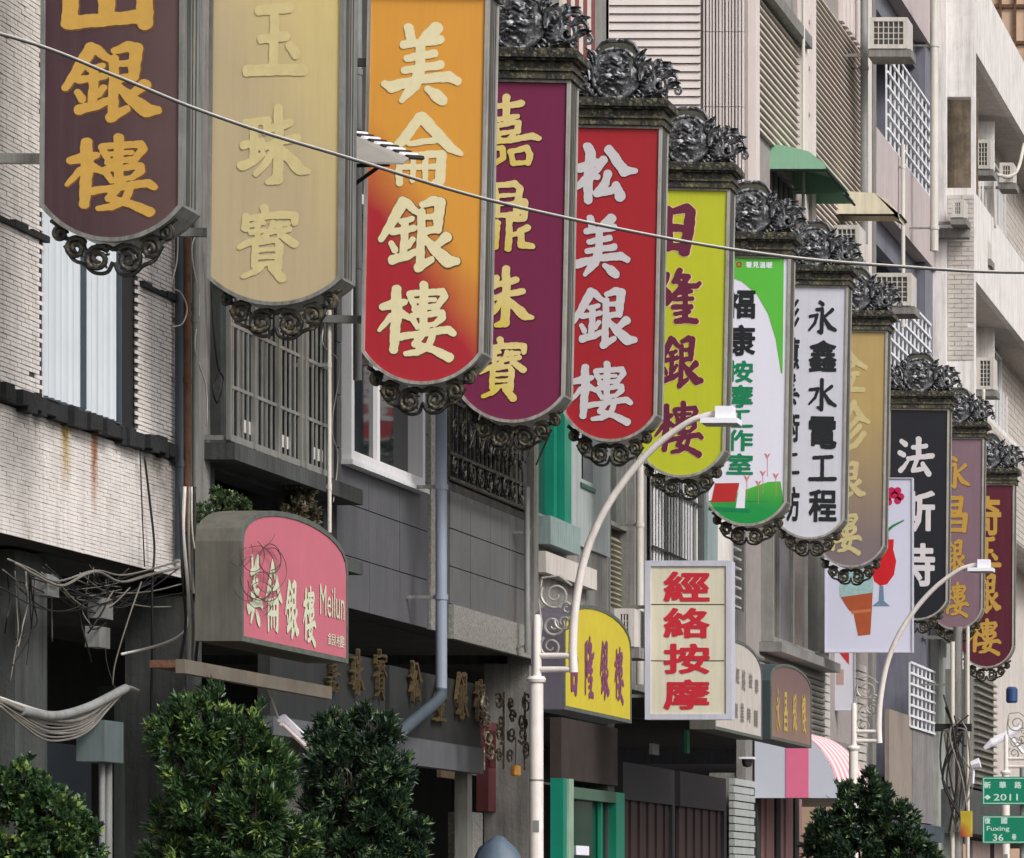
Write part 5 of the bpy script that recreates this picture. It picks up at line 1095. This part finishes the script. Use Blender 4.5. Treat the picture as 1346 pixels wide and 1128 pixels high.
pkc = mat('rose shopfront column', (150, 112, 112), rough=.7, mott=.2, streak=.2)
sf = thing('rose_shopfront', 'rose brown ribbed shopfront below the striped awning', 'shop front', (-7.9, Yat(1030), .12))
for i in range(10): MB().box(-7.95, -7.86-.02*(i % 2), Yat(990)+i*.3, Yat(990)+i*.3+.27, .13, 2.8).build('front_rib', pkc if i % 4 else void, sf)
# ------------------------------------------------------------------ air conditioners
ac_w = mat('aged white air conditioner', (202, 198, 192), rough=.5, mott=.12, streak=.4, dirt=(130, 122, 110)); ac_d = mat('dark fins', (74, 72, 70), rough=.7, mott=.3)
def aircon(label, pxl, pxr, yt, yb, X, grid=True, dep=.45):
    Y = F*(-X)/(VX-pxl); a, b = PY(pxl, yb, Y), PY(pxr, yt, Y); x0, x1, z0, z1 = a.x, b.x, a.z, b.z
    root = thing('air_conditioner', label, 'air conditioner', ((x0+x1)/2, Y, z0), 'air conditioners on the facades')
    MB().box(x0, x1, Y+.012, Y+dep, z0, z1).build('casing', ac_w, root)
    MB().box(x0+.05, x1-.05, Y+.004, Y+.0115, z0+.05, z1-.05).build('fins', ac_d, root)
    n = max(3, int((x1-x0)/.075))
    mb = MB()
    for i in range(n+1): x = x0+.05+(x1-x0-.1)*i/n; mb.box(x-.006, x+.006, Y-.012, Y-.002, z0+.05, z1-.05)
    nz = max(3, int((z1-z0)/.08))
    for i in range(nz+1): z = z0+.05+(z1-z0-.1)*i/nz; mb.box(x0+.05, x1-.05, Y-.002, Y+.004, z-.005, z+.005)
    mb.build('grille', ac_w, root)
    mb = MB().ring([(x0, z0), (x1, z0), (x1, z1), (x0, z1)], [(x0+.05, z0+.05), (x1-.05, z0+.05), (x1-.05, z1-.05), (x0+.05, z1-.05)], lambda u, v: (u, Y-.015, v), lambda u, v: (u, Y+.011, v)); mb.build('front_frame', ac_w, root)
    MB().box(x0-.02, x1+.04, Y, Y+dep, z0-.1, z0-.002).box(XW-.05, x0+.02, Y+.1, Y+.14, z0-.08, z0-.04).build('bracket', grey_conc, root)
    return root
aircon('upper air conditioner with a square mesh grille, high left of the lattice screen', 1143, 1193, 23, 64, -7.55)
aircon('lower air conditioner with a square mesh grille, just above the black sign area', 1147, 1198, 359, 402, -7.55)
aircon('partly hidden air conditioner below the beige awning', 1096, 1130, 296, 340, -7.6)
aircon('box air conditioner in the upper bay of the white building', 1282, 1302, 184, 222, -7.45)
aircon('grey box air conditioner low beside the off white downpipe', 808, 834, 800, 850, -7.6)
aircon('box air conditioner in the lower bay of the white building', 1284, 1306, 470, 512, -7.45)
aircon('small air conditioner under the niche of the white building', 1251, 1267, 262, 286, -7.55)
aircon('small air conditioner hung above the mauve sign crest', 1281, 1299, 316, 340, -7.5)
aircon('air conditioner tucked at the right edge of the white building', 1314, 1332, 214, 240, -7.45)
for lab, pts, r_ in (
    ('white hose arcing at the right edge of the white building', [(1346, 190), (1338, 222), (1326, 232), (1312, 230)], .03), ('thin pipe between the two boxed air conditioners of the white building', [(1306, 215), (1307, 260), (1308, 300)], .02), ('pipe on the white building beneath the lower boxed air conditioner', [(1293, 512), (1293, 540), (1296, 560)], .025)):
    cable('conduit', lab, bez([PX(x, y, -7.25) for x, y in pts], 6), r_, pipe_white if r_ < .06 else pipe_grey, None, 8, 'pipe')
for (px, y0_, y1_, lab) in ((1311, 250, 292, 'barred window of the upper floor of the white building'), (1313, 520, 562, 'barred window of the lower floor of the white building')):
    g_ = thing('window_bars', lab, 'window grille', tuple(PX(px, y1_, XW+.2)))
    for i in range(9): a = PX(px-24+i*4.2, y1_-14+i*4, XW+.2); MB().box(a.x, a.x+.02, a.y-.03, a.y+.03, a.z, a.z+.75).build('bar', alu_white, g_)
o = MB().box(-7.85, -7.35, 56.0, 56.2, PY(0, 312, 56).z, PY(0, 300, 56).z).build('concrete_ledge', grey_conc); tag(centre(o), 'stained concrete ledge low on the corner of the white building', 'ledge')
# tangle of cables under the tiled wall
tg = thing('cable_tangle', 'tangle of dark and pale cables hanging in the dark arcade under the tiled wall', 'cables', tuple(PX(130, 800, -7.85)))
for i in range(34):
    x0_, x1_ = random.uniform(-10, 150), random.uniform(120, 250); ya, yb = random.uniform(742, 775), random.uniform(745, 800); sg = random.uniform(6, 46); xm = (x0_+x1_)/2+random.uniform(-25, 25)
    if i % 3 == 0: x1_ = x0_+random.uniform(-30, 30); xm = x0_+random.uniform(-12, 12); yb = ya+random.uniform(70, 190); sg = random.uniform(-20, 20)
    pts = [(x0_, ya), ((x0_+xm)/2, (ya*1.5+yb*.5)/2+sg*.75), (xm, (ya+yb)/2+sg), ((x1_+xm)/2, (ya*.5+yb*1.5)/2+sg*.7), (x1_, yb)]
    cable('strand', '', bez([PX(x, y, -7.88+random.uniform(-.05, .06)) for x, y in pts], 4), random.uniform(.002, .0055), random.choice((cable_black, cable_black, cable_black, cable_grey)), tg, 5)
for (px, py) in ((130, 800), (126, 838), (58, 770)):
    a = PX(px, py, -7.9); MB().box(a.x-.03, a.x+.05, a.y-.09, a.y+.09, a.z-.06, a.z+.06).build('junction_box', pipe_grey, tg)
o = MB().box(-8.3, -8.1, Yat(20, -8.1), Yat(62, -8.1), .13, 3.56).build('arcade_column', dark_conc); tag(centre(o), 'stained dark concrete column in the arcade at the far left', 'column')
o = MB().box(-8.6, -8.5, Yat(150, -8.5), Yat(232, -8.5), 1.7, 2.95).build('arcade_board', mat('dull green grey board', (70, 80, 74), rough=.8, mott=.3, streak=.5)); tag(centre(o), 'dull green grey board in the dark arcade behind the left tree', 'board')
# ------------------------------------------------------------------ tower awnings
def awning(label, pxl, pxr_f, prof, m, group=None):
    Ya = Yat(pxl); s = F/Ya; pts = [((PY(x, y, Ya).x, PY(x, y, Ya).z)) for x, y in prof[:-1]]; zb = PY(0, prof[-1][1], Ya).z
    Yb = F*(-pts[-1][0])/(VX-pxr_f); root = thing('window_awning', label, 'awning', (XW, (Ya+Yb)/2, zb), group)
    mb = MB()
    for (u0, v0), (u1, v1) in zip(pts[:-1], pts[1:]): mb.hexa([(u0, Ya+.013, v0), (u1, Ya+.013, v1), (u1, Yb, v1), (u0, Yb, v0)], [(u0, Ya+.013, v0-.012), (u1, Ya+.013, v1-.012), (u1, Yb, v1-.012), (u0, Yb, v0-.012)])
    mb.build('canopy', m, root)
    for yy in (Ya, Yb+.002): MB().prism([(pts[0][0], zb)]+[(pts[-1][0], zb)]+pts[::-1], lambda u, v: (u, yy, v), lambda u, v: (u, yy+.01, v)).build('side_cheek', m, root)
    MB().tube([(pts[-1][0]+.01, Ya, zb-.015), (pts[-1][0]+.01, Yb, zb-.015)], .016, 6).build('front_bar', black_ledge, root)
    MB().tube([(pts[0][0], Ya+.02, zb-.015), (pts[-1][0], Ya+.02, zb-.015)], .012, 6).build('side_bar', black_ledge, root)
gm1 = mat('faded green canvas', (134, 180, 150), rough=.75, mott=.08, scale=2, streak=.15, dirt=(70, 120, 90)); gm2 = mat('paler green canvas', (150, 194, 168), rough=.75, mott=.08, scale=2)
awning('upper green canvas awning on the tower, above the crest of the white and green sign', 1012, 1114, [(1012, 189), (1040, 193), (1063, 199), (1085, 216), (1085, 222)], gm1, 'green canvas awnings on the tower')
awning('lower paler green canvas awning just right of the upper one', 1049, 1122, [(1049, 224), (1072, 226), (1088, 232), (1108, 247), (1108, 252)], gm2, 'green canvas awnings on the tower')
awning('cream rounded awning on the tower right of the two green ones', 1096, 1190, [(1096, 256), (1110, 251), (1150, 254), (1166, 262), (1180, 280), (1182, 288), (1182, 281)], mat('cream canvas', (212, 204, 180), rough=.8, mott=.1, streak=.2))
# small corrugated canopy between the khaki and orange signs
cc_ = thing('corrugated_canopy', 'little corrugated canopy on a black bracket poking out beside the khaki sign', 'canopy', tuple(PY(500, 220, 24)))
shm = mat('pale underside sheet', (150, 146, 140), rough=.7, mott=.2)
a, b = PY(455, 172, 24.0), PY(538, 207, 24.0); c_, d_ = PY(455, 212, 23.4), PY(510, 214, 23.4)
MB().hexa([a, b, PY(530, 214, 23.4), c_], [a-Vector((0, 0, .012)), b-Vector((0, 0, .012)), PY(530, 214, 23.4)-Vector((0, 0, .012)), c_-Vector((0, 0, .012))]).build('canopy_sheet', shm, cc_)
for i in range(11):
    t = i/10; p0 = a.lerp(b, t)+Vector((0, 0, .006)); MB().tube([p0+Vector((0, -.62, -.19)) if 0 else p0+Vector((0, -.05, -.012)), p0+Vector((0, .3, .05))], .016, 6).build('corrugation', lamp_white if i % 2 else cable_black, cc_)
MB().tube([PY(455, 218, 23.9), PY(512, 216, 23.9)], .014, 6).tube([PY(462, 245, 23.9), PY(500, 218, 23.9)], .012, 6).build('bracket', black_ledge, cc_)
# tilted white light fitting low between the trees
tf = thing('tube_light', 'tilted white tube light fitting between the two dark green shrubs', 'light fitting', tuple(PX(392, 985, -7.1)))
a, b = PX(370, 944, -7.1), PX(414, 986, -7.1); MB().tube([a, b], .032, 8, flat=.5).build('fitting_body', lamp_white, tf); MB().tube([a-Vector((0, 0, .035)), b-Vector((0, 0, .035))], .012, 8).build('tube', aw_w, tf, smooth=True)
MB().tube([PX(352, 905, -7.1), PX(366, 944, -7.1)], .006, 6).build('hanger', cable_white, tf)
# ------------------------------------------------------------------ utility pole, street signs, cctv, far bits
up = thing('utility_pole', 'grey utility pole wrapped in cables behind the red dado at the right', 'utility pole', (-6.7, 50, .12))
MB().tube([(-6.7, 50, .12), (-6.7, 50, 5.2)], [.075, .06], 16).build('pole', grey_conc, up, smooth=True)
MB().tube([(-6.76, 49.93, 1.0), (-6.76, 49.93, 5.0)], .03, 10).tube([(-6.56, 49.93, 1.5), (-6.56, 49.93, 5.2)], .025, 10).build('conduit', pipe_white, up, smooth=True)
for i in range(14):
    a0 = random.uniform(-.2, .2); MB().tube(bez([(-6.7+a0, 49.85, 4.3-random.random()), (-6.72+random.uniform(-.2, .2), 49.8, 3.8), (-6.7+random.uniform(-.22, .25), 49.82, 3.2), (-6.68+random.uniform(-.12, .2), 49.85, 2.5)], 5), random.uniform(.008, .018), 6).build('cable_loop', cable_black if i % 3 else cable_grey, up, smooth=True)
MB().box(-6.98, -6.5, 49.85, 49.88, 3.82, 3.92).build('clamp_band', black_ledge, up)
road_g = mat('road sign green', (14, 128, 98), rough=.4, mott=.05); road_w = mat('road sign white', (196, 224, 214), rough=.45, mott=.06)
def road_sign(label, y0, y1, Y, rows):
    s = F/Y; root = thing('street_sign', label, 'street sign', tuple(PY(1335, y1, Y)), 'green street signs')
    pxl, pxr = 1291, 1368; cx, h = 1335, y1-y0
    MB().box((pxl-cx)/s, (pxr-cx)/s, .0, .03, 0, h/s).build('sign_plate', road_g, root, local=True)
    x0, x1, zz = (pxl-cx)/s+.012, (pxr-cx)/s-.012, h/s
    MB().ring([(x0, .012), (x1, .012), (x1, zz-.012), (x0, zz-.012)], [(x0+.008, .02), (x1-.008, .02), (x1-.008, zz-.02), (x0+.008, zz-.02)], lambda u, v: (u, -.003, v), lambda u, v: (u, -.0005, v)).build('border_line', road_w, root, local=True)
    for (t, px, py, wp, hp) in rows: put_char(glyph(t, .012 if len(t) > 1 else .03), road_w, root, (px-cx)/s, (y1-py)/s, wp/s, hp/s, -.002)
    return root
r_ = road_sign('upper green street sign reading 2011 at the lower right corner', 1021, 1058, 40.0, [('新', 1298, 1032, 9, 9), ('華', 1318, 1032, 9, 9), ('路', 1338, 1032, 9, 9), ('2011', 1322, 1048, 32, 9), ('◆', 1298, 1048, 9, 7)])
r_ = road_sign('lower green street sign numbered 36 at the lower right corner', 1072, 1109, 40.0, [('復', 1298, 1079, 8, 8), ('國', 1320, 1079, 8, 8), ('Fuxing', 1312, 1090, 30, 8), ('36', 1312, 1101, 14, 9), ('巷', 1333, 1100, 6, 8)])
sp_ = thing('sign_post', 'slim grey post carrying the two green street signs', 'post', tuple(PY(1344, 1200, 40.1))); MB().tube([PY(1344, 1330, 40.1), PY(1344, 1010, 40.1)], .03, 10).build('post', pipe_grey, sp_, smooth=True)
o = MB().box(PY(1276, 0, 50).x, PY(1290, 0, 50).x, 49, 49.1, PY(0, 1100, 49).z, PY(0, 1066, 49).z).build('wall_poster', mat('red yellow poster', (176, 40, 44), rough=.6, mott=.3, grad=((200, 176, 50), 1, 1, .1, .3))); tag(centre(o), 'small red and yellow poster left of the lower green street sign', 'poster')
cc2 = thing('flood_light', 'white slanting floodlight arm above the green street signs', 'floodlight', tuple(PY(1310, 985, 47)))
MB().tube([PY(1294, 984, 47), PY(1304, 976, 47), PY(1342, 956, 47)], [.03, .06, .05], 8, flat=.6).build('lamp_body', lamp_white, cc2); MB().tube([PY(1326, 966, 47), PY(1345, 990, 47)], .02, 8).build('arm', lamp_white, cc2)
fl_ = thing('small_floodlight', 'small white lamp head fixed left of the green street signs', 'lamp', tuple(PY(1283, 1012, 49))); MB().tube([PY(1277, 1006, 49), PY(1288, 1003, 49)], [.05, .07], 8).build('lamp_head', lamp_white, fl_)
MB().tube([PY(1280, 1010, 49), PY(1279, 1030, 49)], .015, 6).build('stem', lamp_white, fl_)
bt = thing('water_tank', 'small blue tank on a ledge at the right edge', 'tank', tuple(PY(1330, 925, 58))); MB().tube([PY(1330, 924, 58), PY(1330, 922, 58), PY(1330, 906, 58), PY(1330, 903, 58)], [.07, .09, .09, .06], 14).build('tank_body', mat('blue plastic', (44, 70, 120), rough=.4), bt, smooth=True)
# covered motor scooter at the bottom, behind the lamp post
sc = thing('covered_scooter', 'scooter under a dull blue grey cover, left of the lamp post', 'scooter', (-7.3, 29.2, .12))
cv = mat('dull blue grey cover', (84, 100, 116), rough=.55, mott=.3, scale=4, bump=.4, bscale=12)
vs = []; fs = []; nu, nv = 20, 26
for j in range(nv+1):
    y = 28.4+1.5*j/nv; t = j/nv; top = 1.66+.42*math.exp(-((t-.16)/.12)**2)+.2*math.exp(-((t-.6)/.25)**2)
    for i in range(nu+1):
        a = PI*i/nu; wd = .2+.1*math.exp(-((t-.16)/.1)**2)+.012*math.sin(j*2.1+i); vs.append((-7.3+math.cos(a)*wd*(1+.04*math.sin(3*j+i*2)), y, .2+(top-.2)*math.sin(a)**.45+.01*math.sin(i*1.7+j)))
for j in range(nv):
    for i in range(nu): a = j*(nu+1)+i; fs.append((a, a+1, a+nu+2, a+nu+1))
m_ = MB(); m_.add(vs, fs); m_.build('cover', cv, sc, smooth='all')
for yy in (28.75, 29.6): MB().tube([(-7.3, yy+.2*math.cos(a), .33+.2*math.sin(a)) for a in [i*.4488 for i in range(15)]], .05, 8).build('wheel', cable_black, sc, smooth=True)
# ------------------------------------------------------------------ foliage
def leaf_mat(name, c1, c2, c3):
    m = bpy.data.materials.new(name); m.use_nodes = True; t = m.node_tree; N = t.nodes; L = t.links; b = N['Principled BSDF']
    g = N.new('ShaderNodeNewGeometry'); r = N.new('ShaderNodeValToRGB')
    at = N.new('ShaderNodeAttribute'); at.attribute_name = 'age'; ad = N.new('ShaderNodeMath'); ad.operation = 'MULTIPLY_ADD'
    L.new(g.outputs['Random Per Island'], ad.inputs[0]); ad.inputs[1].default_value = .3; L.new(at.outputs['Fac'], ad.inputs[2]); L.new(ad.outputs[0], r.inputs[0])
    r.color_ramp.elements[0].color = (*lin(c1), 1); r.color_ramp.elements[1].color = (*lin(c3), 1); e = r.color_ramp.elements.new(.62); e.color = (*lin(c2), 1)
    L.new(r.outputs[0], b.inputs['Base Color']); b.inputs['Roughness'].default_value = .38; b.inputs['Specular IOR Level'].default_value = .5
    tr = N.new('ShaderNodeBsdfTranslucent'); L.new(r.outputs[0], tr.inputs[0]); mx = N.new('ShaderNodeMixShader'); mx.inputs[0].default_value = .2
    L.new(b.outputs[0], mx.inputs[1]); L.new(tr.outputs[0], mx.inputs[2]); L.new(mx.outputs[0], N['Material Output'].inputs[0]); return m
leafA = leaf_mat('glossy dark green leaves', (38, 60, 38), (66, 96, 56), (138, 162, 84))
leafB = leaf_mat('dull green leaves', (44, 66, 40), (78, 98, 62), (136, 148, 96))
leafD = leaf_mat('dark green leaves', (32, 50, 38), (52, 74, 52), (104, 128, 80))
bark = mat('dark bark', (62, 54, 46), rough=.9, mott=.4, scale=20, bump=.8, bscale=40)
def leaves(centers, outw, n_per, L_, W_, seed, spread=.05, up=.6):
    R = np.random.default_rng(seed); N_ = len(centers)*n_per
    c = np.repeat(centers, n_per, 0)+R.normal(0, .006, (N_, 3)); o = np.repeat(outw, n_per, 0)
    d = o*.9+R.normal(0, .62, (N_, 3))+np.array([0, 0, up]); d /= np.linalg.norm(d, axis=1, keepdims=True)
    r = R.normal(0, 1, (N_, 3)); sd_ = np.cross(d, r); sd_ /= np.linalg.norm(sd_, axis=1, keepdims=True); nn = np.cross(sd_, d)
    ln = (L_*R.uniform(.6, 1.3, N_))[:, None]; wd = (W_*R.uniform(.7, 1.2, N_))[:, None]
    p0 = c; p1 = c+d*ln*.5+sd_*wd+nn*wd*.35; p2 = c+d*ln-nn*ln*.12; p3 = c+d*ln*.5-sd_*wd+nn*wd*.35
    V = np.stack([p0, p1, p2, p3], 1).reshape(-1, 3); Fc = np.arange(N_*4).reshape(-1, 4)
    age = np.repeat(np.clip(R.uniform(0, 1, len(centers))**3*.95, 0, 1), n_per*4)
    return V, np.concatenate([Fc[:, [0, 1, 2]], Fc[:, [0, 2, 3]]]), age
def mesh_np(name, V, Fc, m, parent, age):
    me = bpy.data.meshes.new(name); me.vertices.add(len(V)); me.vertices.foreach_set('co', V.astype(np.float32).ravel())
    me.loops.add(len(Fc)*3); me.loops.foreach_set('vertex_index', Fc.astype(np.int32).ravel()); me.polygons.add(len(Fc)); me.polygons.foreach_set('loop_start', np.arange(0, len(Fc)*3, 3, dtype=np.int32))
    me.update(); at = me.attributes.new('age', 'FLOAT', 'POINT'); at.data.foreach_set('value', age.astype(np.float32)); me.materials.append(m); o = bpy.data.objects.new(name, me); C.objects.link(o); o.parent = parent; return o
def shrub(label, base, lumps, seed, m, n_cl=3600, L_=.052, W_=.008, trunk=True, cat='tree', name='street_tree', npl=9):
    R = np.random.default_rng(seed); root = thing(name, label, cat, base, None)
    V_ = sum(l[3]**2 for l in lumps); cs = []; os_ = []
    for (x, y, z, r) in lumps:
        k = int(n_cl*r*r/V_); u = R.normal(0, 1, (k, 3)); u /= np.linalg.norm(u, axis=1, keepdims=True)
        # boughs: the leaf clusters gather round a few dozen shoots, with gaps between them
        ns = 22; sv = R.normal(0, 1, (ns, 3)); sv /= np.linalg.norm(sv, axis=1, keepdims=True); sr = R.uniform(.7, 1.32, ns)
        dots = u@sv.T; near = dots.argmax(1); u = u*.55+sv[near]*.62+R.normal(0, .06, (k, 3)); u /= np.linalg.norm(u, axis=1, keepdims=True)
        close = np.clip((dots.max(1)-.80)/.2, 0, 1)
        rad = r*sr[near]*(.62+.42*close)*(R.uniform(.45, 1.04, k)**.45); p = np.array([x, y, z])+u*rad[:, None]*np.array([1, 1, 1.08]); cs.append(p); os_.append(u)
    cs = np.concatenate(cs); os_ = np.concatenate(os_)
    keep = np.ones(len(cs), bool)
    for (x, y, z, r) in lumps: keep &= np.linalg.norm((cs-np.array([x, y, z])), axis=1) > r*.5
    cs, os_ = cs[keep], os_[keep]
    V, Fc, age = leaves(cs, os_, npl, L_, W_, seed); mesh_np('crown', V, Fc, m, root, age)
    if trunk:
        top = max(l[2] for l in lumps)
        mb = MB().tube(bez([(0, 0, 0), (.02, .01, top*.4), (-.01, .02, top*.8)], 5), [.045-.02*i/10 for i in range(11)], 9)
        for l in lumps: mb.tube(bez([(0, 0, top*.35), (l[0]*.4, l[1]*.4, (top*.45+l[2])/2), (l[0]*.9, l[1]*.9, l[2])], 4), [.022, .02, .018, .016, .014, .012, .01, .008, .006], 6)
        for l in lumps:
            for q_ in range(3): u = R.normal(0, 1, 3); u[2] = abs(u[2]); u /= np.linalg.norm(u); e_ = Vector(l[:3])+Vector(u)*l[3]*1.12; mb.tube([Vector(l[:3])*.9, (Vector(l[:3])+e_)/2+Vector((0, 0, .02)), e_], [.006, .004, .0025], 5)
        mb.build('trunk', bark, root, smooth=True, local=True)
    return root
def LZ(py, Y): return PY(0, py, Y).z-.12
def LX(px, Y, X0): return PY(px, 0, Y).x-X0
Yb = 19.3; x0 = PY(298, 0, Yb).x
shrub('dense dark green street tree, taller of the two beneath the pink box sign', (x0, Yb, .12), [(LX(268, Yb, x0), 0, LZ(958, Yb), .16), (LX(232, Yb, x0), -.05, LZ(972, Yb), .13), (LX(318, Yb, x0), .05, LZ(975, Yb), .14), (LX(352, Yb, x0), .05, LZ(1012, Yb), .13), (LX(275, Yb, x0), 0, LZ(1030, Yb), .2), (LX(345, Yb, x0), -.1, LZ(1070, Yb), .2), (LX(236, Yb, x0), .1, LZ(1080, Yb), .15), (LX(372, Yb, x0), .1, LZ(1105, Yb), .14), (LX(300, Yb, x0), 0, LZ(1120, Yb), .28), (LX(225, Yb, x0), 0, LZ(1125, Yb), .12)], 3, leafA, 4300)
Yb = 21.6; x0 = PY(480, 0, Yb).x
shrub('dark green street tree right of the tube light, in front of the granite pillar', (x0, Yb, .12), [(LX(437, Yb, x0), 0, LZ(972, Yb), .13), (LX(484, Yb, x0), .05, LZ(962, Yb), .13), (LX(462, Yb, x0), -.05, LZ(1015, Yb), .19), (LX(502, Yb, x0), 0, LZ(1022, Yb), .14), (LX(425, Yb, x0), .1, LZ(1040, Yb), .13), (LX(500, Yb, x0), 0, LZ(1075, Yb), .2), (LX(430, Yb, x0), 0, LZ(1095, Yb), .17), (LX(528, Yb, x0), 0, LZ(1105, Yb), .14), (LX(475, Yb, x0), 0, LZ(1135, Yb), .28)], 5, leafD, 4300)
Yb = 17.2; x0 = PY(45, 0, Yb).x
shrub('glossy rounded shrub crown in the bottom left corner', (x0, Yb, .12), [(LX(25, Yb, x0), 0, LZ(1045, Yb), .13), (LX(58, Yb, x0), 0, LZ(1072, Yb), .14), (LX(80, Yb, x0), .05, LZ(1095, Yb), .15), (LX(20, Yb, x0), 0, LZ(1110, Yb), .25), (LX(85, Yb, x0), 0, LZ(1140, Yb), .16)], 8, leafA, 2600, .036, .012)
Yb = 36.0; x0 = PY(1140, 0, Yb).x
shrub('dark street tree low at the right, in front of the dark doorway', (x0, Yb, .12), [(LX(1143, Yb, x0), 0, LZ(1042, Yb), .17), (LX(1122, Yb, x0), 0, LZ(1075, Yb), .3), (LX(1165, Yb, x0), 0, LZ(1085, Yb), .27), (LX(1095, Yb, x0), 0, LZ(1105, Yb), .28), (LX(1200, Yb, x0), 0, LZ(1118, Yb), .22), (LX(1140, Yb, x0), 0, LZ(1140, Yb), .5)], 12, leafD, 3600, .07, .014)
Yb = Yat(300, -7.6); pz = PX(300, 688, -7.6)
shrub('straggly pot plants on the shelf above the pink box sign', tuple(pz), [(-.05, -.3, .03, .06), (.0, -.1, .06, .09), (.02, .12, .09, .08), (0, .4, .03, .07), (-.05, .0, .17, .06), (-.02, .7, .02, .05)], 21, leafB, 420, .026, .009, trunk=False, cat='plants', name='pot_plants')
ivy = shrub('dead climbing creeper hanging on the wall beside the pot plants', tuple(PX(388, 690, -7.8)), [(0, 0, .05, .09), (0, .1, .2, .08), (0, -.1, .3, .07), (0, .25, .08, .09)], 23, leaf_mat('dried leaves', (70, 64, 50), (104, 98, 76), (130, 126, 104)), 420, .03, .01, trunk=False, cat='creeper', name='creeper')
# bare vines over the pink sign
vn = thing('bare_vine', 'bare looping vine stems sprawling over the faded pink box sign', 'vine', tuple(PX(315, 740, -6.87)))
vm = mat('dry vine stem', (84, 66, 58), rough=.9, mott=.3)
for i in range(10):
    x, y = random.uniform(264, 370), random.uniform(705, 770); pts = []; a = random.uniform(-.4, 1.6); cv_ = random.choice((-1, 1))*random.uniform(.28, .62)
    for k in range(random.randint(10, 20)):
        xx, yy = x, y
        if xx > 440 or yy > 830 or (yy < 700+max(0, abs(x-375)-30)*.35 and pts): break
        pts.append(PX(xx, yy, -6.862 if xx > 316 else -6.87+.02*random.random())); x += 10*math.cos(a)*.8; y += 10*math.sin(a); a += cv_+random.gauss(0, .12)
    if len(pts) > 3: MB().tube(bez(pts, 3), .0014+random.random()*.0014, 5).build('stem', vm, vn, smooth='all')
